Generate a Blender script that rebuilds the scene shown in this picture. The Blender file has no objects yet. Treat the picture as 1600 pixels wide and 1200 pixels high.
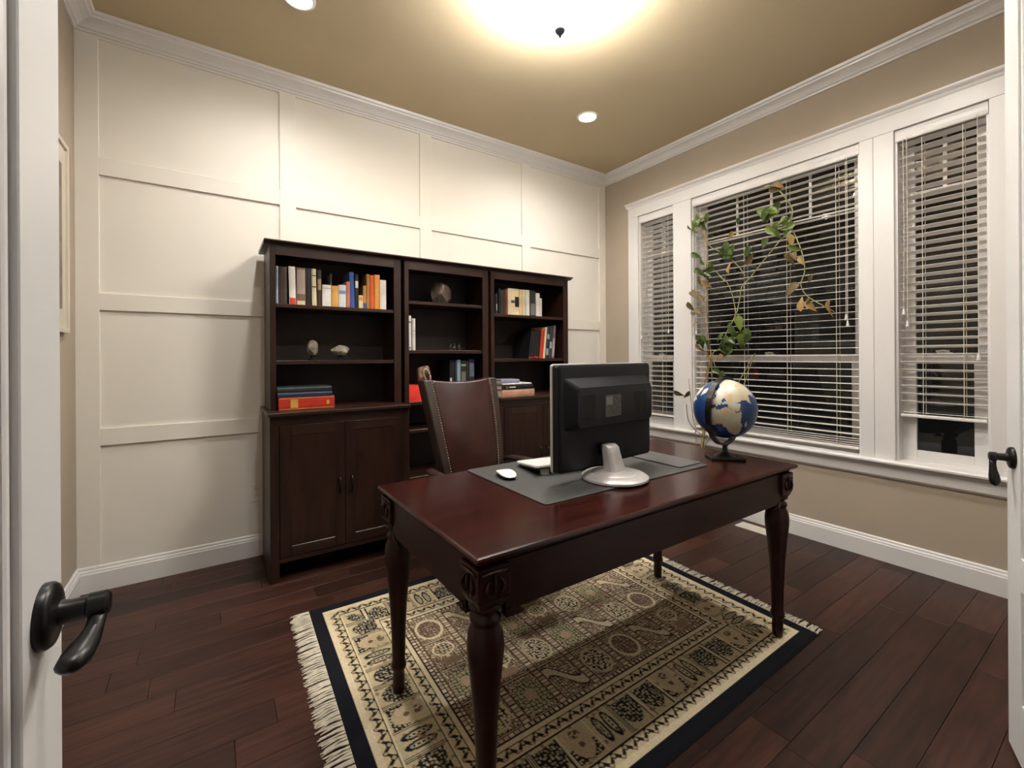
import bpy, bmesh, math, random
import numpy as np
from mathutils import Matrix, Vector
random.seed(7); np.random.seed(7)
PI = math.pi
scene = bpy.context.scene
C = scene.collection

# ------------------------------------------------------------------ camera, world, exposure
cam = bpy.data.cameras.new('camera'); cam_o = bpy.data.objects.new('camera', cam); C.objects.link(cam_o)
yaw, roll = -0.5953, -0.0058
fwd = Vector((-math.sin(yaw), math.cos(yaw), 0)); rgt = Vector((math.cos(yaw), math.sin(yaw), 0)); upv = Vector((0, 0, 1))
r2 = rgt * math.cos(roll) + upv * math.sin(roll); u2 = upv * math.cos(roll) - rgt * math.sin(roll)
M = Matrix.Identity(4)
for i in range(3):
    M[i][0] = r2[i]; M[i][1] = u2[i]; M[i][2] = -fwd[i]
M[0][3], M[1][3], M[2][3] = -3.3288, -3.1995, 1.2329
cam_o.matrix_world = M
cam.sensor_width = 36; cam.lens = 690.98 / 1600 * 36
cam.shift_y = -(600 - 557.94) / 1600
cam.clip_start = 0.02
scene.camera = cam_o

wd = bpy.data.worlds.new('night'); scene.world = wd; wd.use_nodes = True
wd.node_tree.nodes['Background'].inputs[0].default_value = (0.010, 0.0095, 0.009, 1)
wd.node_tree.nodes['Background'].inputs[1].default_value = 0.25
vs = scene.view_settings
vs.view_transform = 'Standard'; vs.look = 'None'; vs.gamma = 1; vs.use_curve_mapping = False
vs.exposure = 1.08
P_DOME, P_BOWL, P_SPOT, P_DISC = 2.0, 36.0, 38.0, 40.0
WARM = (1.0, 0.98, 0.95)

# ------------------------------------------------------------------ materials
MATS = {}
def mat(name, col, rough=0.5, metal=0.0, var=0.0, scale=8.0, stretch=(1, 1, 1), bump=0.0, coat=0.0, obj_var=0.0, spec=0.5, col2=None, bscale=None):
    if name in MATS: return MATS[name]
    m = bpy.data.materials.new(name); m.use_nodes = True; MATS[name] = m
    nt = m.node_tree; N = nt.nodes; L = nt.links; b = N['Principled BSDF']
    b.inputs['Roughness'].default_value = rough; b.inputs['Metallic'].default_value = metal
    b.inputs['Coat Weight'].default_value = coat; b.inputs['Coat Roughness'].default_value = 0.12
    b.inputs['Specular IOR Level'].default_value = spec
    b.inputs['Base Color'].default_value = (*col, 1)
    if var or bump or obj_var:
        tc = N.new('ShaderNodeTexCoord'); mp = N.new('ShaderNodeMapping'); mp.inputs['Scale'].default_value = stretch
        L.new(tc.outputs['Object'], mp.inputs[0])
        nz = N.new('ShaderNodeTexNoise'); nz.inputs['Scale'].default_value = scale; nz.inputs['Detail'].default_value = 6
        if obj_var:
            oi = N.new('ShaderNodeObjectInfo'); ad = N.new('ShaderNodeVectorMath'); ad.operation = 'MULTIPLY_ADD'
            ad.inputs[1].default_value = (1, 1, 1); cx = N.new('ShaderNodeCombineXYZ')
            ml = N.new('ShaderNodeMath'); ml.operation = 'MULTIPLY'; ml.inputs[1].default_value = 37.0
            L.new(oi.outputs['Random'], ml.inputs[0]); L.new(ml.outputs[0], cx.inputs[0]); L.new(ml.outputs[0], cx.inputs[1])
            L.new(mp.outputs[0], ad.inputs[0]); L.new(cx.outputs[0], ad.inputs[2]); L.new(ad.outputs[0], nz.inputs['Vector'])
        else:
            L.new(mp.outputs[0], nz.inputs['Vector'])
        c2 = col2 if col2 else tuple(max(0, c * (1 - var)) for c in col)
        rp = N.new('ShaderNodeValToRGB'); rp.color_ramp.elements[0].position = 0.35; rp.color_ramp.elements[1].position = 0.68
        rp.color_ramp.elements[0].color = (*c2, 1); rp.color_ramp.elements[1].color = (*[min(1, c * (1 + var * 0.4)) for c in col], 1)
        L.new(nz.outputs['Fac'], rp.inputs[0]); out = rp.outputs[0]
        if obj_var:
            mr = N.new('ShaderNodeMapRange'); mr.inputs[3].default_value = 1 - obj_var; mr.inputs[4].default_value = 1 + obj_var
            L.new(oi.outputs['Random'], mr.inputs[0])
            hs = N.new('ShaderNodeHueSaturation'); L.new(mr.outputs[0], hs.inputs['Value']); L.new(out, hs.inputs['Color']); out = hs.outputs[0]
        if var or obj_var: L.new(out, b.inputs['Base Color'])
        if bump:
            bp = N.new('ShaderNodeBump'); bp.inputs['Strength'].default_value = bump; bp.inputs['Distance'].default_value = 0.004
            if bscale:
                n2 = N.new('ShaderNodeTexNoise'); n2.inputs['Scale'].default_value = bscale; L.new(mp.outputs[0], n2.inputs['Vector'])
                L.new(n2.outputs['Fac'], bp.inputs['Height'])
            else: L.new(nz.outputs['Fac'], bp.inputs['Height'])
            L.new(bp.outputs[0], b.inputs['Normal'])
    return m
def emis(name, col, s):
    m = bpy.data.materials.new(name); m.use_nodes = True; b = m.node_tree.nodes['Principled BSDF']
    b.inputs['Base Color'].default_value = (*col, 1); b.inputs['Emission Color'].default_value = (*col, 1); b.inputs['Emission Strength'].default_value = s
    return m
def vcol_mat(name, rough, bump=0.0):
    m = bpy.data.materials.new(name); m.use_nodes = True; nt = m.node_tree; b = nt.nodes['Principled BSDF']
    a = nt.nodes.new('ShaderNodeVertexColor'); a.layer_name = 'Col'; nt.links.new(a.outputs[0], b.inputs['Base Color'])
    b.inputs['Roughness'].default_value = rough
    if rough > .8: b.inputs['Specular IOR Level'].default_value = 0.1
    if bump:
        nz = nt.nodes.new('ShaderNodeTexNoise'); nz.inputs['Scale'].default_value = 400
        tc = nt.nodes.new('ShaderNodeTexCoord'); nt.links.new(tc.outputs['Object'], nz.inputs['Vector'])
        bp = nt.nodes.new('ShaderNodeBump'); bp.inputs['Strength'].default_value = bump; bp.inputs['Distance'].default_value = 0.004
        nt.links.new(nz.outputs[0], bp.inputs['Height']); nt.links.new(bp.outputs[0], b.inputs['Normal'])
    return m
M_CREAM = mat('cream_paint', (0.76, 0.72, 0.645), 0.55, bump=0.03, bscale=180)
M_TAN = mat('tan_paint', (0.42, 0.35, 0.268), 0.75, var=0.03, scale=3, bump=0.04, bscale=160)
M_CEIL = mat('ceiling_paint', (0.52, 0.425, 0.278), 0.85, var=0.03, scale=3, bump=0.04, bscale=140)
M_WHITE = mat('white_trim_paint', (0.72, 0.70, 0.68), 0.38, bump=0.02, bscale=90)
M_DOOR = mat('white_door_paint', (0.70, 0.69, 0.68), 0.4, bump=0.02, bscale=90)
M_SLAT = mat('blind_slat', (0.80, 0.75, 0.70), 0.42, bump=0.02, bscale=60)
M_CORD = mat('blind_cord', (0.66, 0.60, 0.53), 0.8, bump=0.1, bscale=300)
M_FLOOR = mat('floor_plank_wood', (0.048, 0.018, 0.0115), 0.40, var=0.45, scale=3.0, stretch=(1.2, 14, 14), bump=0.06, obj_var=0.42, spec=0.32)
M_SUB = mat('floor_joint', (0.012, 0.007, 0.005), 0.8, var=0.1)
M_DESK = mat('cherry_desk_wood', (0.032, 0.0062, 0.004), 0.21, var=0.45, scale=2.5, stretch=(1.0, 9, 9), bump=0.02, coat=0.0, spec=.36)
M_DESKD = mat('dark_cherry_wood', (0.030, 0.0075, 0.0055), 0.38, var=0.4, scale=3, stretch=(2, 2, 8), coat=0.0, spec=.3)
M_CASE = mat('bookcase_wood', (0.028, 0.0105, 0.0065), 0.38, var=0.4, scale=3, stretch=(8, 8, 1.2), bump=0.02, spec=.36)
M_CASEH = mat('bookcase_wood_flat', (0.032, 0.012, 0.0075), 0.33, var=0.4, scale=3, stretch=(1.2, 8, 8), bump=0.02)
M_BACK = mat('bookcase_back', (0.034, 0.021, 0.017), 0.6, var=0.3, scale=4)
M_LEATHER = mat('brown_leather', (0.038, 0.011, 0.0085), 0.30, var=0.25, scale=12, bump=0.08, bscale=140)
M_LEATHD = mat('dark_brown_leather', (0.030, 0.015, 0.010), 0.42, var=0.25, scale=12, bump=0.08, bscale=140)
M_BRASS = mat('antique_brass', (0.42, 0.33, 0.20), 0.42, 1.0, var=0.2, scale=60)
M_BRONZE = mat('oil_rubbed_bronze', (0.018, 0.016, 0.015), 0.33, 0.6, var=0.3, scale=30)
M_BLACKP = mat('black_plastic', (0.0055, 0.006, 0.0075), 0.48, var=0.2, scale=30, bump=0.02, bscale=400, spec=.28)
M_BLACKG = mat('black_gloss_plastic', (0.012, 0.012, 0.013), 0.18, var=0.1)
M_SILVER = mat('silver_plastic', (0.55, 0.52, 0.50), 0.36, 0.25, var=0.06, scale=40)
M_WPLAST = mat('white_plastic', (0.80, 0.78, 0.74), 0.25, var=0.03, scale=10)
M_PAD = mat('grey_leather_pad', (0.060, 0.058, 0.056), 0.45, var=0.15, scale=20, bump=0.05, bscale=200)
M_PADL = mat('grey_leather_flap', (0.095, 0.088, 0.085), 0.42, var=0.12, scale=20, bump=0.05, bscale=200)
M_PAGES = mat('book_pages', (0.62, 0.55, 0.42), 0.8, var=0.15, scale=5, stretch=(60, 1, 1))
M_FRINGE = mat('rug_fringe_cotton', (0.60, 0.54, 0.43), 0.95, var=0.2, scale=40)
M_VENT = mat('cream_vent_metal', (0.66, 0.63, 0.54), 0.45, var=0.03)
M_STEM = mat('vine_stem', (0.30, 0.29, 0.12), 0.6, var=0.4, scale=20)
M_STEMO = mat('vine_woody_stem', (0.36, 0.20, 0.055), 0.65, var=0.4, scale=20)
M_LEAFG = mat('green_leaf', (0.14, 0.19, 0.035), 0.33, var=0.5, scale=25, obj_var=0.3)
M_LEAFD = mat('dark_green_leaf', (0.075, 0.115, 0.024), 0.33, var=0.5, scale=25, obj_var=0.3)
M_LEAFY = mat('yellowing_leaf', (0.36, 0.22, 0.06), 0.55, var=0.5, scale=25, obj_var=0.25)
M_LEAFB = mat('brown_leaf', (0.15, 0.10, 0.035), 0.6, var=0.5, scale=25, obj_var=0.25)
M_STONE = mat('pale_stone', (0.27, 0.24, 0.18), 0.6, var=0.6, scale=30, bump=0.4)
M_STONED = mat('grey_brown_stone', (0.10, 0.068, 0.055), 0.5, var=0.6, scale=22, bump=0.5)
M_GEODE = mat('geode_rind', (0.26, 0.16, 0.105), 0.6, var=0.4, scale=25, bump=0.3)
M_CAV = mat('geode_cavity', (0.045, 0.018, 0.016), 0.4, var=0.5, scale=60, bump=0.5)
M_POT = mat('terracotta_pot', (0.30, 0.12, 0.06), 0.8, var=0.2, scale=10)
M_SOIL = mat('potting_soil', (0.03, 0.02, 0.014), 0.95, var=0.5, scale=50, bump=0.5)
def glass_mat():
    m = bpy.data.materials.new('window_glass'); m.use_nodes = True; nt = m.node_tree; N = nt.nodes; N.remove(N['Principled BSDF'])
    o = N['Material Output']; t = N.new('ShaderNodeBsdfTransparent'); g = N.new('ShaderNodeBsdfGlossy'); g.inputs['Roughness'].default_value = 0.015
    t.inputs[0].default_value = (0.9, 0.92, 0.91, 1)
    f = N.new('ShaderNodeFresnel'); f.inputs[0].default_value = 1.5; mx = N.new('ShaderNodeMixShader')
    nt.links.new(f.outputs[0], mx.inputs[0]); nt.links.new(t.outputs[0], mx.inputs[1]); nt.links.new(g.outputs[0], mx.inputs[2]); nt.links.new(mx.outputs[0], o.inputs[0])
    return m
M_GLASS = glass_mat()
def clear_glass():
    m = bpy.data.materials.new('clear_crystal'); m.use_nodes = True; b = m.node_tree.nodes['Principled BSDF']
    b.inputs['Transmission Weight'].default_value = 1; b.inputs['Roughness'].default_value = 0.03; b.inputs['IOR'].default_value = 1.5
    return m
M_CRYSTAL = clear_glass()

# ------------------------------------------------------------------ mesh helpers
class MB:
    def __init__(s): s.v = []; s.f = []
    def add(s, vs_, fs):
        o = len(s.v); s.v += [tuple(p) for p in vs_]; s.f += [tuple(i + o for i in f) for f in fs]; return s
    def box(s, x0, x1, y0, y1, z0, z1):
        x0, x1 = min(x0, x1), max(x0, x1); y0, y1 = min(y0, y1), max(y0, y1); z0, z1 = min(z0, z1), max(z0, z1)
        v = [(x0, y0, z0), (x1, y0, z0), (x1, y1, z0), (x0, y1, z0), (x0, y0, z1), (x1, y0, z1), (x1, y1, z1), (x0, y1, z1)]
        return s.add(v, [(3, 2, 1, 0), (4, 5, 6, 7), (0, 1, 5, 4), (1, 2, 6, 5), (2, 3, 7, 6), (3, 0, 4, 7)])
    def frustum(s, cx, cy, z0, hx0, hy0, z1, hx1, hy1):
        v = [(cx + a * hx0, cy + b * hy0, z0) for a, b in ((-1, -1), (1, -1), (1, 1), (-1, 1))] + [(cx + a * hx1, cy + b * hy1, z1) for a, b in ((-1, -1), (1, -1), (1, 1), (-1, 1))]
        return s.add(v, [(3, 2, 1, 0), (4, 5, 6, 7), (0, 1, 5, 4), (1, 2, 6, 5), (2, 3, 7, 6), (3, 0, 4, 7)])
    def lathe(s, prof, seg=24, c=(0, 0, 0), caps=True):
        n = len(prof); v = []; f = []
        for r, z in prof:
            for k in range(seg):
                a = 2 * PI * k / seg; v.append((c[0] + r * math.cos(a), c[1] + r * math.sin(a), c[2] + z))
        for i in range(n - 1):
            for k in range(seg):
                k2 = (k + 1) % seg; f.append((i * seg + k, i * seg + k2, (i + 1) * seg + k2, (i + 1) * seg + k))
        if caps:
            if prof[0][0] > 1e-6: f.append(tuple(reversed(range(seg))))
            if prof[-1][0] > 1e-6: f.append(tuple((n - 1) * seg + k for k in range(seg)))
        return s.add(v, f)
    def tube(s, pts, r, seg=8, flat=1.0):
        pts = [Vector(p) for p in pts]; n = len(pts); rs = r if isinstance(r, (list, tuple)) else [r] * n
        v = []; f = []; up = Vector((0, 0, 1)); pu = None
        for i in range(n):
            t = (pts[min(i + 1, n - 1)] - pts[max(i - 1, 0)])
            t = t.normalized() if t.length > 1e-9 else Vector((0, 0, 1))
            if pu is None:
                ref = up if abs(t.dot(up)) < .9 else Vector((1, 0, 0)); a = t.cross(ref).normalized()
            else:
                a = (pu - t * pu.dot(t)); a = a.normalized() if a.length > 1e-6 else t.orthogonal().normalized()
            pu = a; b = t.cross(a)
            for k in range(seg):
                w = 2 * PI * k / seg; v.append(pts[i] + a * (rs[i] * math.cos(w)) + b * (rs[i] * flat * math.sin(w)))
        for i in range(n - 1):
            for k in range(seg):
                k2 = (k + 1) % seg; f.append((i * seg + k, i * seg + k2, (i + 1) * seg + k2, (i + 1) * seg + k))
        f.append(tuple(reversed(range(seg)))); f.append(tuple((n - 1) * seg + k for k in range(seg)))
        return s.add(v, f)
    def prism(s, poly, axis, a0, a1):
        n = len(poly)
        def P(p, a): return (a, p[0], p[1]) if axis == 'x' else ((p[0], a, p[1]) if axis == 'y' else (p[0], p[1], a))
        v = [P(p, a0) for p in poly] + [P(p, a1) for p in poly]
        f = [tuple(range(n)), tuple(reversed(range(n, 2 * n)))] + [(i, i + n, (i + 1) % n + n, (i + 1) % n) for i in range(n)]
        return s.add(v, f)
    def grid(s, fn, nu, nv, closed_u=False):
        v = [fn(i / (nu if closed_u else nu - 1), j / (nv - 1)) for j in range(nv) for i in range(nu)]
        f = []
        for j in range(nv - 1):
            for i in range(nu if closed_u else nu - 1):
                i2 = (i + 1) % nu; f.append((j * nu + i, j * nu + i2, (j + 1) * nu + i2, (j + 1) * nu + i))
        return s.add(v, f)
    def xf(s, m, start=0):
        for i in range(start, len(s.v)): s.v[i] = tuple(m @ Vector(s.v[i]))
        return s
    def mesh(s, name, mt, smooth=False):
        me = bpy.data.meshes.new(name); me.from_pydata(s.v, [], s.f); me.update()
        bm = bmesh.new(); bm.from_mesh(me); bmesh.ops.recalc_face_normals(bm, faces=bm.faces); bm.to_mesh(me); bm.free()
        if mt: me.materials.append(mt)
        if smooth: me.polygons.foreach_set('use_smooth', [True] * len(me.polygons))
        return me
    def build(s, name, mt, parent=None, smooth=False, bevel=0.0, seg=2, loc=None, rot=None, subsurf=0):
        me = s.mesh(name, mt, smooth); o = bpy.data.objects.new(name, me); C.objects.link(o)
        if parent: o.parent = parent
        if loc: o.location = loc
        if rot: o.rotation_euler = rot
        if bevel:
            b = o.modifiers.new('bevel', 'BEVEL'); b.width = bevel; b.segments = seg; b.limit_method = 'ANGLE'
        if subsurf:
            q = o.modifiers.new('sub', 'SUBSURF'); q.levels = subsurf; q.render_levels = subsurf
        if smooth == 'auto':
            for e in me.edges: pass
            me.set_sharp_from_angle(angle=math.radians(40))
        return o
def tag(o, label=None, cat=None, group=None, kind=None):
    if label: o['label'] = label
    if cat: o['category'] = cat
    if group: o['group'] = group
    if kind: o['kind'] = kind
    return o
def thing(name, label, cat, loc=(0, 0, 0), rz=0, group=None):
    o = bpy.data.objects.new(name, None); C.objects.link(o); o.location = loc; o.rotation_euler = (0, 0, rz); o.empty_display_size = .1
    return tag(o, label, cat, group)
def struct(name, mb, m, parent=None, **k):
    o = mb.build(name, m, parent, **k)
    if parent is None: o['kind'] = 'structure'
    return o
def sempty(name, loc=(0, 0, 0), rz=0):
    o = bpy.data.objects.new(name, None); C.objects.link(o); o.location = loc; o.rotation_euler = (0, 0, rz); o['kind'] = 'structure'; return o
def inst(name, me, parent, loc=(0, 0, 0), rot=(0, 0, 0)):
    o = bpy.data.objects.new(name, me); C.objects.link(o); o.parent = parent; o.location = loc; o.rotation_euler = rot; return o

# ------------------------------------------------------------------ room shell
W = 3.924; H = 3.041; YF = -3.235
floor = struct('floor', MB().box(-W - .1, .1, -5.0, .1, -.06, -.012), M_SUB)
pw = 0.127; y = 0.015; row = 0
while y > -3.9:
    x = -W - random.uniform(0, .7)
    while x < 0.0:
        ln = random.choice((.45, .6, .75, .9, 1.1, 1.3)) * random.uniform(.9, 1.1)
        x0, x1 = max(x, -W + .001), min(x + ln, -.001)
        if x1 - x0 > .05:
            g = .0007
            MB().box(x0 + g, x1 - g, y - pw + g, y - g, -.012, 0).build('plank', M_FLOOR, floor, bevel=.0006, seg=1)
        x += ln
    y -= pw; row += 1
struct('ceiling', MB().box(-W - .1, .1, YF - .12, .1, H, H + .1), M_CEIL)

# panelled back wall (stile faces at y = 0, panels recessed)
wall_back = struct('wall_back', MB().box(-W - .1, .1, .019, .12, -.06, H), M_CREAM)
stx = [(-3.924, -3.829), (-2.964, -2.869), (-2.005, -1.909), (-1.045, -.950), (-.090, 0)]
rls = [(.770, .861), (1.498, 1.590), (2.225, 2.322)]
for a, b in stx: MB().box(a, b, 0, .019, .02, 2.99).build('stile', M_CREAM, wall_back, bevel=.0012, seg=1)
rows = [(.10, .770), (.861, 1.498), (1.590, 2.225), (2.322, 2.952)]
for i in range(4):
    a, b = stx[i][1], stx[i + 1][0]
    for z0, z1 in rls: MB().box(a, b, .0005, .019, z0, z1).build('rail', M_CREAM, wall_back, bevel=.0012, seg=1)
    MB().box(a, b, .0005, .019, 2.952, 2.99).build('rail', M_CREAM, wall_back)
    for z0, z1 in rows: MB().box(a, b, .0135, .019, z0, z1).build('panel', M_CREAM, wall_back)

struct('wall_left', MB().box(-W - .12, -W, YF - .12, .019, -.06, H), M_TAN)
wins = [(-.429, -.812), (-.985, -2.144), (-2.312, -2.696)]
WZ0, WZ1 = .600, 2.546
mb = MB()
mb.box(0, .14, YF - .12, .1, -.06, WZ0); mb.box(0, .14, YF - .12, .1, WZ1, H)
for a, b in ((.1, wins[0][0]), (wins[0][1], wins[1][0]), (wins[1][1], wins[2][0]), (wins[2][1], YF - .12)): mb.box(0, .14, b, a, WZ0, WZ1)
struct('wall_right', mb, M_TAN)
DX0, DX1, DH = -3.515, -1.945, 2.455
mb = MB(); mb.box(-W, DX0, YF - .12, YF, -.06, H); mb.box(DX1, 0, YF - .12, YF, -.06, H); mb.box(DX0, DX1, YF - .12, YF, DH, H)
struct('wall_front', mb, M_TAN)
# hallway behind the doorway
struct('wall_hall', MB().box(-5.0, 1.0, -5.1, -5.0, -.06, H), M_TAN)
struct('ceiling_hall', MB().box(-5.0, 1.0, -5.0, YF - .12, 2.75, 2.85), M_CEIL)

# baseboards and crown moulding
bp = [(0, 0), (.018, 0), (.018, .098), (.015, .104), (.014, .112), (.010, .118), (.009, .128), (.005, .134), (0, .134)]
struct('baseboard_back', MB().prism([(-p, z) for p, z in bp], 'x', -W, 0), M_WHITE)
struct('baseboard_right', MB().prism([(-p, z) for p, z in bp], 'y', -.018, YF), M_WHITE)
struct('baseboard_left', MB().prism([(-W + p, z) for p, z in bp], 'y', -.018, YF), M_WHITE)
cp = [(0, 2.965), (.010, 2.965), (.012, 2.976), (.022, 2.980), (.030, 2.990), (.046, 3.002), (.066, 3.010), (.080, 3.013), (.083, 3.022), (.096, 3.025), (.100, 3.041), (0, 3.041)]
def crown(name, pts):  # pts: list of (corner, inward dirs) mitred along a line
    (x0, y0, ix0, iy0), (x1, y1, ix1, iy1) = pts
    n = len(cp); v = [(x0 + p * ix0, y0 + p * iy0, z) for p, z in cp] + [(x1 + p * ix1, y1 + p * iy1, z) for p, z in cp]
    mb = MB().add(v, [tuple(range(n)), tuple(reversed(range(n, 2 * n)))] + [(i, i + n, (i + 1) % n + n, (i + 1) % n) for i in range(n)])
    struct(name, mb, M_WHITE)
crown('trim_1', [(-W, 0, 1, -1), (0, 0, -1, -1)])
crown('trim_2', [(0, 0, -1, -1), (0, YF, -1, 1)])
crown('trim_3', [(-W, 0, 1, -1), (-W, YF, 1, 1)])
crown('trim_4', [(-W, YF, 1, 1), (0, YF, -1, 1)])

# ------------------------------------------------------------------ window casing, windows
cas = sempty('trim_5')
MB().box(-.022, 0, -2.80, -.314, WZ1, 2.640).build('head_casing', M_WHITE, cas, bevel=.002)
cap = [(0, 2.640), (-.024, 2.640), (-.028, 2.648), (-.030, 2.656), (-.042, 2.664), (-.048, 2.672), (-.048, 2.682), (0, 2.682)]
MB().prism(cap, 'y', -2.815, -.296).build('cap_moulding', M_WHITE, cas)
for a, b in ((-.314, -.429), (-.812, -.985), (-2.144, -2.2135), (-2.2145, -2.312), (-2.696, -2.80)):
    MB().box(-.020, 0, b, a, .612, WZ1).build('side_casing', M_WHITE, cas, bevel=.0025)
st = [(.07, .588), (-.050, .588), (-.056, .594), (-.057, .604), (-.052, .611), (-.045, .613), (.07, .613)]
MB().prism(st, 'y', -2.83, -.296).build('stool', M_WHITE, cas)
ap = [(0, .588), (-.030, .588), (-.034, .580), (-.024, .570), (-.020, .562), (-.020, .512), (-.015, .506), (-.010, .499), (0, .499)]
MB().prism(ap, 'y', -2.80, -.314).build('apron', M_WHITE, cas)

def window(n, ya, yb, muntins):
    w = sempty('window_%d' % n)
    j = .012; zb, zt = .613, WZ1
    mb = MB(); mb.box(.0, .139, ya - j, ya, zb, zt); mb.box(.0, .139, yb, yb + j, zb, zt); mb.box(.0, .139, yb + j, ya - j, zt - j, zt); mb.box(.07, .139, yb + j, ya - j, zb - .02, zb + .018)
    mb.build('jamb', M_WHITE, w)
    a, b = ya - j, yb + j
    zm = 1.215
    def sash(nm, x0, x1, z0, z1, sw, rb, rt):
        mb = MB(); mb.box(x0, x1, a - sw, a, z0, z1); mb.box(x0, x1, b, b + sw, z0, z1)
        mb.box(x0, x1, b + sw, a - sw, z0, z0 + rb); mb.box(x0, x1, b + sw, a - sw, z1 - rt, z1)
        o = mb.build(nm, M_WHITE, w, bevel=.002)
        return o, (a - sw, b + sw, z0 + rb, z1 - rt)
    up, (ua, ub, u0, u1) = sash('upper_sash', .104, .132, zm - .02, zt - j, .052, .045, .045)
    lo, (la, lb, l0, l1) = sash('lower_sash', .072, .102, zb + .004, zm + .022, .062, .060, .050)
    MB().box(.119, .122, ub, ua, u0, u1).build('pane', M_GLASS, up)
    MB().box(.086, .089, lb, la, l0, l1).build('pane', M_GLASS, lo)
    zg = 2.185
    MB().box(.110, .1185, ub, ua, zg - .005, zg + .005).build('muntin', M_WHITE, up)
    for k in range(1, muntins):
        yy = ua + (ub - ua) * k / muntins
        MB().box(.110, .1185, yy - .008, yy + .008, zg + .005, u1).build('muntin', M_WHITE, up)
    yc = (a + b) / 2
    mb = MB(); mb.box(.075, .1, yc - .03, yc + .03, zm + .022, zm + .030); mb.tube([(.085, yc - .02, zm + .036), (.082, yc + .005, zm + .040), (.078, yc + .035, zm + .036)], .006, 6)
    mb.build('sash_lock', M_WHITE, lo)
window(1, *wins[0], 2); window(2, *wins[1], 4); window(3, *wins[2], 2)

# ------------------------------------------------------------------ blinds
def blind(label, ya, yb, zend, tilt, ladders, cords, stack=0):
    o = thing('window_blind', label, 'blind', (.036, (ya + yb) / 2, zend), group='horizontal slat blinds in the windows')
    hw = (ya - yb) / 2 - .016; z0 = -zend; yc = (ya + yb) / 2
    mb = MB()
    prof = [(-.040, 2.476), (-.044, 2.482), (-.046, 2.50), (-.044, 2.52), (-.046, 2.532), (-.043, 2.541), (-.034, 2.541), (-.034, 2.476)]
    mb.prism([(x, z + z0) for x, z in prof], 'y', -hw - .012, hw + .012); mb.build('valance', M_SLAT if False else M_WHITE, o)
    MB().box(-.03, .022, -hw, hw, 2.492 + z0, 2.532 + z0).build('headrail', M_SLAT, o, bevel=.003)
    n = 10; vs_ = []; fs = []
    mbs = MB()
    pr = [(-.025, -.0005), (-.0245, .0012), (-.012, .0022), (0, .0026), (.012, .0022), (.0245, .0012), (.025, -.0005), (.012, .0004), (0, .0008), (-.012, .0004)]
    mbs.prism([(x, z) for x, z in pr], 'y', -hw, hw)
    me = mbs.mesh('slat', M_SLAT, False)
    z = 2.462; k = 0; pitch = .0455; top = zend + .024 + stack * .012
    while z > top + .02:
        inst('slat', me, o, (0, 0, z + z0), (0, math.radians(tilt + random.uniform(-.5, .5)), 0)); z -= pitch
    for i in range(stack): inst('slat', me, o, (0, 0, .026 + i * .013), (0, math.radians(tilt * .5 + 8 * (i / 4)), 0))
    MB().box(-.025, .025, -hw, hw, 0, .018).build('bottom_rail', M_SLAT, o, bevel=.004)
    for yy in ladders:
        for sx in (-1, 1):
            MB().tube([(sx * .0265, yy - yc, .016), (sx * .0265, yy - yc, 2.495 + z0)], .0017, 5).build('ladder_cord', M_CORD, o)
    for yy, ze in cords:
        MB().tube([(-.0485, yy - yc, ze + z0), (-.0500, yy - yc - .003, (ze + 2.48) / 2 + z0), (-.0485, yy - yc, 2.49 + z0)], .0016, 6).build('lift_cord', M_CORD, o)
        MB().lathe([(.0015, .002), (.004, -.002), (.006, -.018), (.0085, -.030), (.0075, -.036), (0.0, -.037)], 10, (-.0485, yy - yc, ze + z0)).build('tassel', M_WPLAST, o, smooth=True)
    return o
blind('narrow white slat blind in the window beside the panelled wall corner', *wins[0], .695, 16, (-.49, -.676), ((-.756, 1.47), (-.452, 1.50), (-.462, 1.43)), 2)
blind('wide white slat blind in the large middle window behind the vine', *wins[1], .640, -2.5, (-1.052, -1.413, -1.714, -2.01), ((-2.070, 1.49), (-2.078, 1.45), (-1.000, 1.465), (-1.025, 1.45)), 4)
blind('narrow white slat blind stopping short of its window sill', *wins[2], .872, 14, (-2.43, -2.595), ((-2.653, 1.235), (-2.352, 1.50), (-2.368, 1.43)), 1)

# ------------------------------------------------------------------ doors
def lever(parent, s, z, side_n, droop):
    # local door frame: x along the door from hinge, y = face normal (+ visible face at y = 0)
    h = MB()
    h.lathe([(.033, 0), (.033, .006), (.030, .010), (.024, .012), (.013, .014), (.0115, .020), (.011, .034), (.0135, .036), (.0135, .050), (.010, .053), (0, .053)], 24)
    h.xf(Matrix.Translation((s, 0, z)) @ Matrix.Rotation(-PI / 2 * side_n, 4, 'X'))
    o = h.build('lever_handle', M_BRONZE, parent, smooth='auto')
    if droop:
        pts = [(0, .044, -.006), (-.004, .045, -.024), (-.008, .045, -.040), (-.012, .044, -.056), (-.015, .043, -.070), (-.017, .042, -.082), (-.018, .041, -.088)]
        rr = [.0085, .0080, .0095, .0125, .0135, .0105, .003]
    else:
        pts = [(0, .043, -.004), (-.010, .044, -.010), (-.024, .044, -.015), (-.042, .042, -.019), (-.060, .039, -.022), (-.074, .036, -.022), (-.080, .035, -.022)]
        rr = [.0085, .0080, .0085, .0115, .0135, .0105, .003]
    m2 = MB().tube([(s + p[0], side_n * p[1], z + p[2]) for p in pts], rr, 12, .75)
    m2.build('lever_arm', M_BRONZE, o, smooth=True)
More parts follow.
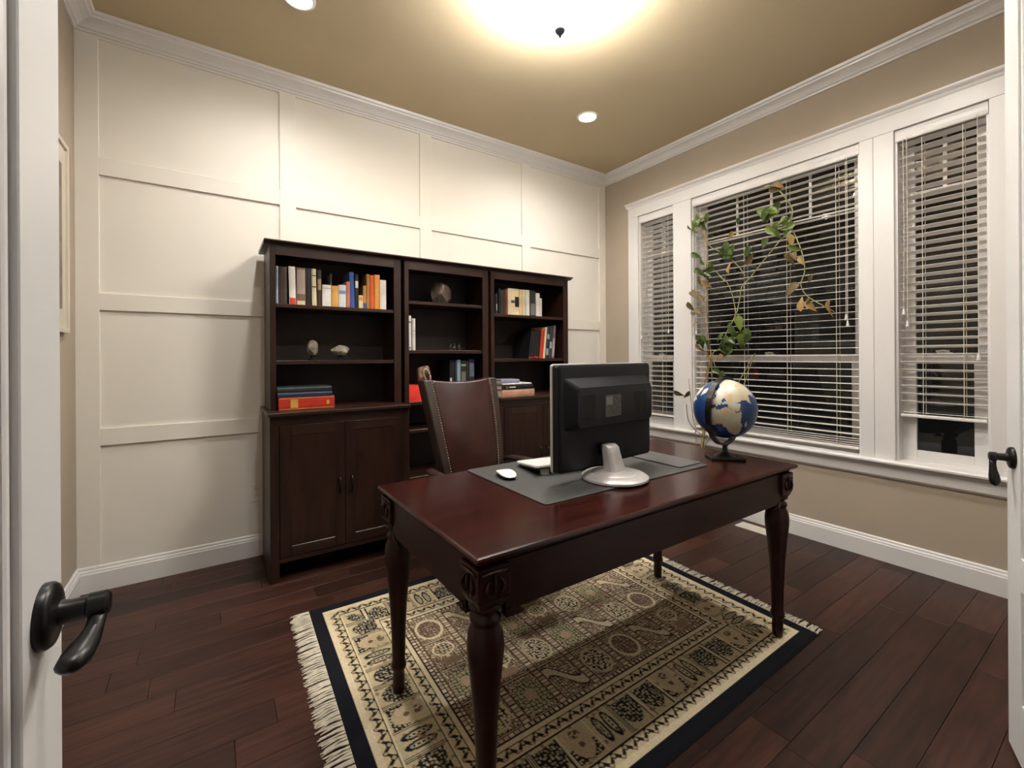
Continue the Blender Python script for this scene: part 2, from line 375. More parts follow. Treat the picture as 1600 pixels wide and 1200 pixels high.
def door(n, hinge, heading, width, side, droop, zlev):
    # side=+1: visible face normal is to the right of the hinge->edge direction, -1: to the left
    d = sempty('door_%d' % n, (hinge[0], hinge[1], 0), PI / 2 - math.radians(heading))
    ns = -1 if side > 0 else 1      # visible face normal in local y
    t = .042
    def Y(dep): return -ns * dep    # depth behind the visible face
    z0, z1 = .010, 2.440; sw = .113
    for a, b in ((0, sw), (width - sw, width)):
        MB().box(a, b, Y(0), Y(t), z0, z1).build('stile', M_DOOR, d, bevel=.0015, seg=1)
    for a, b in ((z0, .195), (.530, .630), (2.32, z1)):
        MB().box(sw, width - sw, Y(.0004), Y(t - .0004), a, b).build('rail', M_DOOR, d, bevel=.0015, seg=1)
    for a, b in ((.195, .530), (.630, 2.32)):
        p = MB().box(sw, width - sw, Y(.016), Y(t - .016), a, b).build('panel', M_DOOR, d)
        mb = MB(); w_ = .017
        for fy in (1, -1):
            y0_ = Y(.006) if fy > 0 else Y(t - .006); y1_ = Y(.017) if fy > 0 else Y(t - .017)
            mb.box(sw, sw + w_, y0_, y1_, a, b); mb.box(width - sw - w_, width - sw, y0_, y1_, a, b)
            mb.box(sw + w_, width - sw - w_, y0_, y1_, a, a + w_); mb.box(sw + w_, width - sw - w_, y0_, y1_, b - w_, b)
        mb.build('panel_moulding', M_DOOR, p, bevel=.005)
    lever(d, width - .0605, zlev, ns, droop)
    for z in (.25, 1.22, 2.2):
        MB().tube([(-.004, Y(-.004), z - .045), (-.004, Y(-.004), z + .045)], .006, 8).build('hinge', M_BRONZE, d)
door(1, (-3.5005, -3.236), 2.0, .752, 1, False, .966)
th = math.radians(69.6); wdt = .752
door(2, (-1.248 - wdt * math.sin(th), -2.918 - wdt * math.cos(th)), 69.6, wdt, -1, True, .916)
mb = MB(); mb.box(DX0, DX0 + .012, YF - .12, YF, 0, DH); mb.box(DX1 - .012, DX1, YF - .12, YF, 0, DH); mb.box(DX0 + .012, DX1 - .012, YF - .12, YF, DH - .012, DH)
struct('trim_6', mb, M_WHITE)

# ------------------------------------------------------------------ ceiling lamps
def add_light(kind, parent, loc, power, col, **k):
    l = bpy.data.lights.new('lamp_light', kind); l.energy = power; l.color = col
    for a, b in k.items(): setattr(l, a, b)
    o = bpy.data.objects.new('lamp_light', l); C.objects.link(o); o.parent = parent; o.location = loc; return o
lamp = thing('bowl_ceiling_lamp', 'glowing white glass bowl lamp with dark finial hanging from the ceiling centre', 'ceiling lamp', (-1.965, -1.605, H))
MB().lathe([(.075, 0), (.075, -.012), (.060, -.022), (.012, -.03), (.008, -.04), (.008, -.262), (0, -.262)], 24).build('canopy_rod', M_BRONZE, lamp, smooth='auto')
M_BOWL = emis('glowing_bowl_glass', (1.0, 0.985, 0.96), P_BOWL)
prof = [(0, -.232), (.05, -.229), (.10, -.219), (.145, -.200), (.18, -.172), (.205, -.136), (.212, -.128), (.206, -.128), (.176, -.166), (.142, -.194), (.10, -.213), (.05, -.223), (0, -.226)]
MB().lathe(prof, 48, (0, 0, -.030), caps=False).build('bowl', M_BOWL, lamp, smooth=True)
MB().lathe([(0, -.278), (.007, -.277), (.008, -.268), (.014, -.262), (.025, -.250), (.027, -.240), (.018, -.232), (0, -.230)], 18, (0, 0, -.026)).build('finial', M_BRONZE, lamp, smooth=True)
for a in (0, 2 * PI / 3, 4 * PI / 3):
    add_light('POINT', lamp, (.08 * math.cos(a), .08 * math.sin(a), -.18), P_DOME, WARM, shadow_soft_size=.03)
M_LENS = emis('downlight_lens', (1.0, 0.94, 0.84), P_DISC)
for i, (x, y, lb) in enumerate(((-2.961, -.764, 'recessed downlight above the bookcase farthest from the windows'), (-.977, -.762, 'recessed downlight between the bowl lamp and the window corner'),
                                (-2.961, -2.446, 'recessed downlight over the open door side of the desk'), (-.977, -2.446, 'recessed downlight over the bare floor near the windows'))):
    t = thing('recessed_downlight', lb, 'downlight', (x, y, H), group='recessed ceiling downlights')
    MB().lathe([(.060, -.001), (.062, -.006), (.074, -.005), (.080, -.0005), (.080, 0.0), (.060, 0.0)], 28, caps=False).build('trim_ring', M_WHITE, t, smooth=True)
    MB().lathe([(0, -.003), (.060, -.003), (.060, -.001), (0, -.001)], 28, caps=False).build('lens', M_LENS, t)
    add_light('SPOT', t, (0, 0, -.012), P_SPOT, (1.0, .985, .96), spot_size=math.radians(165), spot_blend=1.0, shadow_soft_size=.045)

# ------------------------------------------------------------------ bookcase units
def hutch(o, x0, x1, zbase, shelves, top_over=(0.0, 0.0), deep=.35, backless=False):
    t = .022; sw = (.026, .050)
    MB().box(x0, x0 + t, -deep + .012, -.022, zbase, 1.885).build('side_panel', M_CASE, o)
    MB().box(x1 - t, x1, -deep + .012, -.022, zbase, 1.885).build('side_panel', M_CASE, o)
    MB().box(x0 + t, x1 - t, -.032, -.022, zbase, 1.885).build('back_panel', M_BACK, o)
    MB().box(x0, x0 + .030, -deep, -deep + .0115, zbase, 1.885).build('face_stile', M_CASE, o, bevel=.0015, seg=1)
    MB().box(x1 - .048, x1, -deep, -deep + .0115, zbase, 1.885).build('face_stile', M_CASE, o, bevel=.0015, seg=1)
    MB().box(x0 + .030, x1 - .048, -deep, -deep + .0115, 1.828, 1.885).build('face_rail', M_CASEH, o)
    MB().box(x0 + t, x1 - t, -deep + .012, -.033, 1.865, 1.885).build('top_panel', M_CASEH, o)
    for z in shelves: MB().box(x0 + t, x1 - t, -deep + .013, -.033, z - .022, z).build('shelf', M_CASEH, o, bevel=.002, seg=1)
    a, b = top_over
    prof = [(-.022, 1.885), (-deep - .004, 1.885), (-deep - .010, 1.890), (-deep - .022, 1.896), (-deep - .034, 1.899), (-deep - .034, 1.906), (-.022, 1.906)]
    MB().prism(prof, 'x', x0 - a, x1 + b).build('cornice', M_CASEH, o)
def base_cab(o, x0, x1, zt=.935, deep=.46, ins=0.0):
    t = .02
    MB().box(x0 - .012 + ins, x1 + .008, -deep - .036, -.022, zt - .020, zt).build('worktop', M_CASEH, o, bevel=.004)
    MB().box(x0, x0 + t, -deep, -.022, 0, zt - .02).build('side_panel', M_CASE, o)
    MB().box(x1 - t, x1, -deep, -.022, 0, zt - .02).build('side_panel', M_CASE, o)
    MB().box(x0 + t, x1 - t, -.034, -.022, .08, zt - .02).build('back_panel', M_BACK, o)
    MB().box(x0 + t, x1 - t, -deep + .006, -.034, .115, .135).build('bottom_panel', M_CASEH, o)
    MB().box(x0, x0 + .045, -deep - .010, -deep, 0, zt - .02).build('face_stile', M_CASE, o, bevel=.0015, seg=1)
    MB().box(x1 - .045, x1, -deep - .010, -deep, 0, zt - .02).build('face_stile', M_CASE, o, bevel=.0015, seg=1)
    MB().box(x0 + .045, x1 - .045, -deep - .010, -deep, .862, zt - .02).build('face_rail', M_CASEH, o)
    MB().box(x0 + .045, x1 - .045, -deep - .010, -deep, .105, .130).build('face_rail', M_CASEH, o)
    xm = (x0 + x1) / 2; g = .0025
    for a, b, hx in ((x0 + .045 + g, xm - g / 2, xm - .035), (xm + g / 2, x1 - .045 - g, xm + .035)):
        d = MB().box(a + .055, b - .055, -deep - .0105, -deep, .188, .804).build('door', M_CASE, o)
        z0, z1 = .133, .859
        MB().box(a, a + .056, -deep - .013, -deep - .001, z0, z1).build('door_stile', M_CASE, d, bevel=.002, seg=1)
        MB().box(b - .056, b, -deep - .013, -deep - .001, z0, z1).build('door_stile', M_CASE, d, bevel=.002, seg=1)
        MB().box(a + .056, b - .056, -deep - .013, -deep - .001, z1 - .056, z1).build('door_rail', M_CASEH, d, bevel=.002, seg=1)
        MB().box(a + .056, b - .056, -deep - .013, -deep - .001, z0, z0 + .056).build('door_rail', M_CASEH, d, bevel=.002, seg=1)
        yk = -deep - .013
        MB().tube([(hx, yk, .535), (hx, yk - .022, .530), (hx, yk - .026, .505), (hx, yk - .022, .450), (hx, yk, .445)], [.0055, .006, .0065, .006, .0055], 8).build('handle', M_BRONZE, d, smooth=True)
uL = thing('bookcase', 'dark wood hutch bookcase on a two-door cabinet farthest from the windows', 'bookcase')
base_cab(uL, -3.073, -2.286); hutch(uL, -3.058, -2.288, .935, (1.550, 1.219), (.030, .0))
uM = thing('bookcase', 'narrow dark wood bookcase open to the floor between two hutches', 'bookcase')
hutch(uM, -2.264, -1.612, 0.0, (1.619, 1.283, .930, .742, .42, .10), (.0235, .0115))
uR = thing('bookcase', 'dark wood hutch bookcase on a cabinet beside the window corner', 'bookcase')
base_cab(uR, -1.598, -.790, ins=.012); hutch(uR, -1.588, -.820, .935, (1.565, 1.220), (.0115, .030))

# ------------------------------------------------------------------ books
def cmat(c, rough=.45):
    k = 'cover_%02x%02x%02x' % tuple(int(255 * min(1, max(0, x)) ** .45) for x in c)
    return mat(k, c, rough, var=.18, scale=14, spec=.4)
def book(label, x, y, z, w, h, d, col, lean=0.0, group=None, band=None, lying=False, rz=0.0, name='book'):
    o = thing(name, label, 'book', (x, y, z), rz, group)
    t = min(.0028, w * .16)
    if lying: R_ = Matrix(((0, 0, 1, 0), (0, 1, 0, 0), (1, 0, 0, 0), (0, 0, 0, 1)))   # width -> z, height -> x
    else: R_ = Matrix.Translation((0, 0, 0)) @ Matrix.Rotation(lean, 4, 'Y')
    mb = MB(); mb.box(0, t, 0, d, 0, h); mb.box(w - t, w, 0, d, 0, h)
    sp = [(t, 0.0), (t, .004), (w - t, .004), (w - t, 0.0), (w * .7, -.0025), (w * .3, -.0025)]
    mb.prism(sp, 'z', 0, h); mb.xf(R_)
    mb.build('cover', cmat(col), o, bevel=0)
    MB().box(t, w - t, .004, d - .004, .004, h - .004).xf(R_).build('pages', M_PAGES, o)
    if band:
        for (f0, f1, bc) in band:
            MB().prism([(w * .06, -.0002), (w * .94, -.0002), (w * .94, -.0012), (w * .7, -.0032), (w * .3, -.0032), (w * .06, -.0012)], 'z', h * f0, h * f1).xf(R_).build('spine_band', cmat(bc), o)
    return o
WHT = (.68, .64, .58); CRM = (.66, .54, .34); ORG = (.62, .22, .035); RED = (.52, .045, .022); BLK = (.013, .012, .013); DBR = (.045, .024, .018)
NAV = (.02, .035, .075); BLU = (.035, .085, .30); GLD = (.62, .33, .07); SAL = (.50, .16, .10); GRY = (.30, .33, .36); OCH = (.36, .17, .04)
gLT = 'books on the top shelf away from the windows'; gRT = 'books on the top shelf nearest the windows'; gR2 = 'leaning books on the middle shelf'
TL = 'on top shelf of hutch away from windows'
LT = [(-3.021, .013, .222, GRY, 'pale grey slim book against the side panel ' + TL, None),
 (-3.005, .043, .221, DBR, 'thick dark brown book ' + TL, None),
 (-2.950, .036, .227, WHT, 'tall white book with red foot ' + TL, [(0, .18, RED)]),
 (-2.912, .050, .225, (.17, .085, .06), 'thick brown book with pale spine stripe ' + TL, [(.0, .12, CRM), (.3, .95, (.33, .26, .22))]),
 (-2.860, .030, .227, BLK, 'tall black book beside a cream one ' + TL, None),
 (-2.825, .026, .226, CRM, 'tall slim cream book leaning slightly ' + TL, [(.5, .53, DBR), (.8, .83, DBR)]),
 (-2.796, .024, .222, DBR, 'dark brown book with small pale label ' + TL, [(.45, .75, (.30, .22, .12))]),
 (-2.768, .052, .135, WHT, 'short white book with plain wide spine ' + TL, [(.82, .86, GRY)]),
 (-2.713, .040, .133, GLD, 'short golden yellow book ' + TL, None),
 (-2.671, .044, .142, (.60, .62, .63), 'short white book with blue spine mark ' + TL, [(.6, .75, (.16, .24, .45))]),
 (-2.625, .022, .167, SAL, 'salmon red book beside a blue one ' + TL, None),
 (-2.600, .027, .229, BLU, 'tall blue book leaning ' + TL, None),
 (-2.571, .020, .218, BLK, 'black book with white spine mark ' + TL, [(.6, .8, WHT)]),
 (-2.549, .027, .085, CRM, 'very small cream and orange book ' + TL, [(.6, .9, ORG)]),
 (-2.521, .020, .150, (.45, .22, .06), 'short orange brown book ' + TL, [(.0, .25, BLU)]),
 (-2.499, .021, .226, OCH, 'tall ochre book ' + TL, None),
 (-2.476, .026, .221, (.66, .105, .02), 'bright red-orange book ' + TL, None),
 (-2.448, .035, .227, (.62, .26, .05), 'thick light orange book ' + TL, [(.4, .6, GLD)]),
 (-2.411, .041, .197, WHT, 'white book at the end of the row ' + TL, None)]
for i, (x, w, h, c, lb, bd) in enumerate(LT):
    book(lb, x, -.300 + .004 * random.random(), 1.5505, w - .001, h, .16 + .03 * random.random(), c, lean=(-.02 if i in (2, 5) else (-.03 if c == BLU else 0)), group=gLT, band=bd)
book('very thin white booklet behind short books ' + TL, -2.687, -.135, 1.5505, .009, .235, .09, WHT, group=gLT)
TR = 'on top shelf of hutch nearest the windows'
RT = [(-1.500, .010, .161, (.06, .06, .065), 'thin dark booklet with white foot ' + TR, [(.2, .5, WHT)], 0),
 (-1.478, .020, .203, BLK, 'plain black book ' + TR, None, 0), (-1.457, .019, .193, (.05, .035, .03), 'dark brown-black book ' + TR, None, 0),
 (-1.436, .020, .200, DBR, 'dark brown book ' + TR, None, 0), (-1.415, .022, .196, (.17, .05, .025), 'reddish brown book ' + TR, None, 0),
 (-1.391, .107, .214, CRM, 'very thick cream volume with black square ' + TR, [(.32, .70, BLK)], 1),
 (-1.282, .036, .212, (.62, .46, .22), 'pale yellow book ' + TR, None, 0), (-1.244, .024, .214, (.68, .58, .40), 'slim ivory book ' + TR, None, 0),
 (-1.216, .038, .214, WHT, 'tall white book ' + TR, None, 0), (-1.172, .056, .214, (.03, .026, .026), 'thick black book with speckled spine ' + TR, [(.05, .5, (.16, .15, .15))], 0),
 (-1.112, .038, .196, WHT, 'white book with a shorter neighbour ' + TR, None, 0), (-1.072, .022, .155, (.62, .55, .5), 'short off-white book closing the row ' + TR, None, 0)]
for x, w, h, c, lb, bd, sp in RT:
    if sp:
        o = book(lb, x, -.285, 1.5655, w - .001, h, .18, c, group=gRT)
        MB().box(w * .62, w * .98, -.0042, -.0018, h * .32, h * .70).build('spine_label', cmat(BLK), o); MB().box(w * .28, w * .60, -.0042, -.0018, h * .46, h * .56).build('spine_label', cmat((.08, .07, .06)), o)
    else: book(lb, x, -.285, 1.5655, w - .001, h, .17, c, group=gRT, band=bd)
TM = 'on middle shelf of hutch nearest the windows'
for x, w, h, c, lb, bd, ln in [(-1.190, .020, .225, BLK, 'big black book leaning far over ' + TM, [(0, .06, RED)], .13), (-1.166, .020, .228, (.02, .02, .02), 'black book between leaning ones ' + TM, [(0, .06, RED)], .13),
   (-1.142, .056, .232, (.016, .012, .012), 'thick black book with red foot ' + TM, [(0, .06, RED)], .12), (-1.080, .034, .243, RED, 'bright red book leaning ' + TM, None, .11), (-1.042, .022, .262, CRM, 'slim cream book leaning ' + TM, None, .10),
   (-1.016, .030, .270, (.03, .03, .035), 'tall black book with pale flecks ' + TM, [(.1, .3, GRY), (.6, .75, GRY)], .095), (-.982, .030, .276, (.045, .04, .05), 'tall charcoal book leaning ' + TM, [(.3, .5, GRY)], .09), (-.948, .026, .280, (.16, .13, .15), 'tall mauve-grey book leaning ' + TM, [(.05, .6, (.4, .34, .35))], .085)]:
    book(lb, x, -.285, 1.2205 + max(0, w * math.sin(ln)), w - .001, h, .2, c, lean=ln, group=gR2, band=bd)
book('wide white binder standing in the narrow bookcase', -2.232, -.300, 1.2835, .033, .237, .2, (.66, .66, .68), group='white binders', band=[(.8, .83, BLK), (.06, .08, BLK)])
book('slim white book beside the white binder in the narrow bookcase', -2.192, -.300, 1.2835, .023, .219, .18, (.68, .64, .56), group='white binders', band=[(.6, .62, GRY)])
M3 = [(-1.902, .019, .28, BLK, 'black book with white label', [(.2, .55, WHT)]), (-1.882, .018, .27, (.02, .02, .024), 'slim plain black book', None), (-1.860, .016, .275, (.03, .045, .075), 'slim dark blue book', None),
      (-1.842, .029, .285, (.26, .33, .38), 'pale blue-grey book', None), (-1.810, .044, .28, (.022, .03, .024), 'dark green-black book with grey label', [(.2, .7, (.16, .17, .12)), (.85, .9, GRY)]),
      (-1.762, .016, .275, (.05, .035, .02), 'thin dark brown book', None), (-1.742, .044, .288, (.024, .028, .05), 'wide navy book with pale picture', [(.15, .45, (.5, .45, .46)), (.55, .9, (.12, .14, .2))])]
for x, w, h, c, lb, bd in M3: book(lb + ' above the leather chair back', x, -.285, .9305, w - .001, h, .2, c, group='books behind the chair in the narrow bookcase', band=bd)
# lying books (spine toward the room)
gS = 'pile of lying books with the thick red one'
o = book('thick red book with gold spine marks lying under two dark books', -3.020, -.385, .9355, .072, .300, .20, (.46, .030, .014), lying=True, group=gS)
MB().box(.06, .10, -.0042, -.0022, .012, .060).build('gold_mark', cmat(GLD), o); MB().box(.255, .272, -.0042, -.0022, .024, .048).build('gold_mark', cmat(GLD), o)
MB().box(.004, .296, -.0042, -.0022, .064, .067).build('gold_mark', cmat(GLD), o); MB().box(.004, .296, -.0042, -.0022, .004, .007).build('gold_mark', cmat(GLD), o)
book('navy blue book lying on the thick red book', -3.024, -.380, 1.008, .028, .292, .19, (.02, .032, .075), lying=True, group=gS)
book('dark green-black book topping the pile with the thick red book', -3.026, -.378, 1.0365, .030, .292, .19, (.022, .030, .032), lying=True, group=gS)
gS2 = 'pile of lying books beside the chair back'
book('pinkish tan book at the bottom of the pile beside the chair back', -1.552, -.440, .9355, .052, .300, .21, (.56, .30, .20), lying=True, group=gS2)
o = book('black book with white title lying in the pile above the pinkish tan book', -1.551, -.440, .988, .036, .285, .20, (.014, .013, .013), lying=True, group=gS2)
MB().box(.065, .120, -.0045, -.0022, .014, .022).build('title_mark', cmat(WHT), o); MB().box(.035, .05, -.0045, -.0022, .008, .026).build('title_mark', cmat((.2, .12, .06)), o)
book('thin white magazine in the pile above the pinkish tan book', -1.548, -.445, 1.0245, .010, .27, .2, (.72, .71, .7), lying=True, rz=.03, group=gS2)
book('small grey and blue book topping the pile beside the chair back', -1.552, -.430, 1.0350, .030, .165, .12, (.28, .27, .34), lying=True, group=gS2)
book('bright red boxed volume in the narrow bookcase', -2.228, -.315, .9305, .112, .150, .18, (.85, .05, .035), lying=True, group='red volume')

# ------------------------------------------------------------------ minerals and ornaments
def rock(name, label, loc, sx, sy, sz, m, seed, sub=3, rough=.28, cuts=6, flat=-2.0):
    bm = bmesh.new(); bmesh.ops.create_icosphere(bm, subdivisions=sub, radius=1); rs = random.Random(seed)
    pl = [(Vector((rs.gauss(0, 1), rs.gauss(0, 1), rs.gauss(0, 1))).normalized(), rs.uniform(.62, .85)) for _ in range(cuts)]
    for v in bm.verts:
        for n, dd in pl:
            e = v.co.dot(n) - dd
            if e > 0: v.co -= n * e * .85
        v.co *= 1 + rs.uniform(-.03, .03)
        v.co.z = max(v.co.z, flat)
        v.co.x *= sx; v.co.y *= sy; v.co.z *= sz
    zm = min(v.co.z for v in bm.verts)
    for v in bm.verts: v.co.z -= zm
    me = bpy.data.meshes.new(name); bm.to_mesh(me); bm.free(); me.materials.append(m)
    return me
t = thing('mineral_specimen', 'upright pale mineral on a dark peg stand on the hutch shelf away from windows', 'mineral', (-2.815, -.24, 1.2195), group='mineral specimens on the hutch shelf')
MB().lathe([(.028, 0), (.028, .006), (.012, .012), (.010, .022), (.018, .032), (0, .032)], 16).build('stand', M_BLACKP, t, smooth='auto')
inst('stone', rock('stone', '', 0, .034, .028, .050, M_STONE, 3), t, (0, 0, .026))
t = thing('mineral_specimen', 'flat layered pale mineral on a dark stand on the hutch shelf away from windows', 'mineral', (-2.655, -.25, 1.2195), group='mineral specimens on the hutch shelf')
MB().lathe([(.032, 0), (.032, .006), (.014, .012), (.012, .022), (.024, .034), (0, .034)], 16).build('stand', M_BLACKP, t, smooth='auto')
inst('stone', rock('stone', '', 0, .062, .04, .036, M_STONE, 11), t, (0, 0, .028), (0, .12, 0))
t = thing('rock_ornament', 'grey-brown upright rock on the top shelf of the narrow bookcase', 'rock', (-1.935, -.22, 1.6195))
inst('stone', rock('stone', '', 0, .084, .06, .112, M_STONED, 8, cuts=12, flat=-.62), t)
t = thing('geode', 'brown geode with a dark hollow standing on the red volume', 'geode', (-2.095, -.27, 1.043))
g = rock('rind', '', 0, .062, .045, .072, M_GEODE, 5, cuts=4); inst('rind', g, t)
def cav(u, v):
    a = 2 * PI * u; r = v
    return (.004 + .022 * r * math.cos(a) - .012 * math.sin(a) * r, -.050 + .012 * r * r - .004, .066 + .042 * r * math.sin(a))
MB().grid(cav, 20, 5, True).build('hollow', M_CAV, t, smooth=True)
mb = MB(); mb.tube([cav(k / 20, 1.0) for k in range(21)], .008, 8); mb.build('rim', mat('geode_rim', (.40, .27, .19), .5, var=.3, scale=40), t, smooth=True)
for i, (dx, dy, hh, lb) in enumerate(((0, 0, .050, 'small clear crystal candle cup on the narrow bookcase shelf'), (.036, .012, .055, 'small clear crystal candle cup on the narrow bookcase shelf'), (.068, -.004, .050, 'small clear crystal candle cup on the narrow bookcase shelf'))):
    MBo = MB().lathe([(.012, 0), (.014, .004), (.006, .010), (.007, .018), (.015, .030), (.016, hh), (.013, hh), (.011, .030), (0, .024)], 14)
    o = MBo.build('crystal_cup', M_CRYSTAL, None, smooth='auto', loc=(-1.875 + dx, -.25 + dy, 1.2835)); tag(o, lb, 'cup', 'small crystal cups')

# ------------------------------------------------------------------ rug
RL, RW = 1.87, 1.475
rc = [(-2.953, -.868), (-1.094, -.905), (-1.126, -2.341), (-2.998, -2.368)]   # back-left, back-right, front-right, front-left
def rug_pt(u, v):   # u 0..1 left to right, v 0..1 back to front
    a = [rc[0][k] * (1 - u) + rc[1][k] * u for k in (0, 1)]; b = [rc[3][k] * (1 - u) + rc[2][k] * u for k in (0, 1)]
    return a[0] * (1 - v) + b[0] * v, a[1] * (1 - v) + b[1] * v
def hash2(a, b, s=0.0):
    return np.abs(np.modf(np.sin(a * 127.1 + b * 311.7 + s * 74.7) * 43758.5453)[0])
def voro(x, y, cs, s=0.0):
    gx, gy = np.floor(x / cs), np.floor(y / cs); best = np.full(x.shape, 9.0); sec = np.full(x.shape, 9.0); bid = np.zeros(x.shape)
    for i in (-1, 0, 1):
        for j in (-1, 0, 1):
            cx, cy = gx + i, gy + j
            px = (cx + .2 + .6 * hash2(cx, cy, s)) * cs; py = (cy + .2 + .6 * hash2(cx, cy, s + 5)) * cs
            d = np.hypot(x - px, y - py) / cs; m = d < best
            sec = np.where(m, best, np.minimum(sec, d)); bid = np.where(m, hash2(cx, cy, s + 9), bid); best = np.where(m, d, best)
    return best, sec - best, bid
def rug_colours(x, y):
    K = np.array((.010, .010, .013)); CR = np.array((.64, .54, .36)); TN = np.array((.50, .405, .25)); BR = np.array((.22, .145, .095)); PK = np.array((.44, .315, .215)); DB = np.array((.020, .015, .014)); OL = np.array((.42, .37, .22)); GR = np.array((.26, .24, .17))
    col = np.tile(CR, (x.size, 1))
    def put(m, c): col[m] = c
    dx = np.minimum(x, RL - x); dy = np.minimum(y, RW - y); d = np.minimum(dx, dy)
    along = np.where(dx < dy, y, x)
    cellmin, edge, cid = voro(x, y, .0130); c2, e2, id2 = voro(x, y, .017, 3.0)
    # guard borders: leaf zig-zag
    def guard(a, b, per):
        m = (d >= a) & (d < b); t = (d - a) / (b - a); ph = np.mod(along / per, 1.0)
        put(m, TN * 1.12)
        zz = np.abs(ph * 2 - 1)
        put(m & (np.abs(t - (.12 + .76 * zz)) < .22) & (np.mod(np.floor(along / per), 2) < 2), DB)
        put(m & (np.hypot((np.mod(along / per + .5, 1) - .5) * per, (t - .72) * (b - a)) < .0085), OL)
        put(m & (np.abs(np.hypot((np.mod(along / per + .5, 1) - .5) * per, (t - .72) * (b - a)) - .0085) < .002), DB)
        put(m & (np.hypot((np.mod(along / per, 1) - .5) * per, (t - .22) * (b - a)) < .006), PK)
    guard(.082, .120, .052)
    put((d >= .120) & (d < .124), DB); put((d >= .124) & (d < .130), CR)
    # main border with medallion cells
    a, b = .130, .268; m = (d >= a) & (d < b); t = (d - a) / (b - a)
    per = .1135; ci = np.floor(along / per); ph = np.mod(along / per, 1.0); side = np.where(dx < dy, np.where(x < RL / 2, 1, 2), np.where(y < RW / 2, 3, 4))
    kind = np.mod(ci + side * 2, 4); kind = np.where(kind == 3, 0, kind)
    put(m, TN * 1.05); put(m & (id2 > .6), OL * 1.15); put(m & (cid > .88), BR * 1.3)
    px, py = (ph - .5) * 2, (t - .5) * 2
    # arch filled with dark leaves
    arch = (np.abs(px) < .82 * np.sqrt(np.clip(1 - np.clip((-py + .05) / .82, 0, 1) ** 1.6, 0, 1))) & (py < .78) & (py > -.8)
    k0 = m & (kind == 0) & arch; put(k0, DB); put(k0 & (cellmin < .36), GR); put(k0 & (cellmin < .36) & (cid > .6), TN)
    k0e = m & (kind == 0) & ~arch & (np.abs(px) < .86) & (py < .86); put(k0e & (np.abs(px) > .78), DB)
    # two slender trees
    for c in (-.36, .36):
        tr = np.hypot((px - c) / .30, py / .80) < 1; put(m & (kind == 2) & tr, DB); put(m & (kind == 2) & (np.hypot((px - c) / .19, (py - .05) / .60) < 1), GR * 1.3)
        put(m & (kind == 2) & (np.hypot((px - c) / .11, (py - .05) / .46) < 1), TN); put(m & (kind == 2) & (np.hypot((px - c) / .05, (np.mod(py * 4, 1) - .5) / .3) < 1) & (np.abs(py) < .4), DB)
    put(m & (kind == 2) & (np.abs(px) < .9) & (np.abs(py) < .85) & (cid > .93) , BR)
    # lamp niche with plain ground
    nic = (np.abs(px) < .72 * np.sqrt(np.clip(1 - np.clip((-py) / .8, 0, 1) ** 2, 0, 1))) & (py > -.8) & (py < .9)
    k1 = m & ((kind == 1) | (kind == 3)); cor = k1 & ~nic & (py < -.05) & (np.abs(px) < .92) & (py > -.88); put(cor, DB); put(cor & (cellmin < .33), TN)
    put(k1 & nic, PK * .35 + TN * .65); put(k1 & nic & (np.hypot(px, (py + .05) * 1.1) < .17), BR * .6); put(k1 & nic & (py > .35) & (np.hypot(px, (py - .55) * 1.4) < .34) & (cellmin < .45), BR * .5)
    put(m & (np.abs(px) > .95), CR); put(m & (np.abs(px) > .93) & (np.abs(px) <= .95), DB * 2)
    put((d >= .268) & (d < .272), DB); put((d >= .272) & (d < .279), CR)
    guard(.279, .315, .052)
    put((d >= .315) & (d < .318), DB); put((d >= .318) & (d < .336), CR * .96); put((d >= .336) & (d < .339), DB)
    # bead row
    m = (d >= .339) & (d < .358); put(m, DB); put(m & (np.mod(along / .021, 1) > .28) & (np.abs(d - .3485) < .0068), PK * 1.05); put(m & (np.mod(along / .063, 1) < .33) & (np.mod(along / .021, 1) > .28) & (np.abs(d - .3485) < .0068), CR)
    # field: columns along y with bead chains, panels
    m = d >= .358; fx, fy = x - .358, y - .358; fw, fh = RL - .716, RW - .716
    ncol = 7; cw = fw / ncol; cx_ = np.mod(fx / cw, 1.0); ccol = np.floor(fx / cw); rh = fh / 4; fr = np.floor(fy / rh + .0); ry = np.mod(fy / rh, 1.0)
    kf = np.mod(ccol * 3 + fr * 2 + np.floor(ccol / 2), 5)
    put(m, DB); put(m & (edge > .17), BR * 1.4); put(m & (edge > .20) & (cid > .22), PK * .9); put(m & (edge > .20) & (cid > .48), CR * .85)
    px, py = (cx_ - .5) * 2, (ry - .5) * 2
    sh = m & (np.hypot(px / .68, (py - .05) / .72) < 1)
    put(sh & (kf == 0), PK * .72); put(sh & (kf == 0) & (id2 < .4), BR); put(sh & (kf == 0) & (e2 < .14), DB); put(m & (kf == 0) & (np.abs(np.hypot(px / .68, (py - .05) / .72) - 1) < .10), CR)
    put(sh & (kf == 1), DB); put(sh & (kf == 1) & (cellmin < .42), CR * .9); put(m & (kf == 1) & (np.abs(np.hypot(px / .68, (py - .05) / .72) - 1) < .08), TN)
    va = m & (kf == 2) & (np.hypot(px / .52, (py + .3) / .42) < 1); put(va, TN); put(va & (e2 < .2), DB); put(m & (kf == 2) & (np.abs(px) < .10) & (py > .05) & (py < .75), CR)
    put(m & (kf == 2) & (np.hypot(px / .45, (py - .55) / .25) < 1), BR * 1.2); put(m & (kf == 2) & (np.abs(np.hypot(px / .52, (py + .3) / .42) - 1) < .1), CR)
    s4 = m & (kf == 3) & (np.abs(py - .55 * np.sin(px * 2.6)) < .26); put(s4, CR * .92); put(m & (kf == 3) & (np.abs(np.abs(py - .55 * np.sin(px * 2.6)) - .26) < .05), DB); put(s4 & (cellmin < .25), PK)
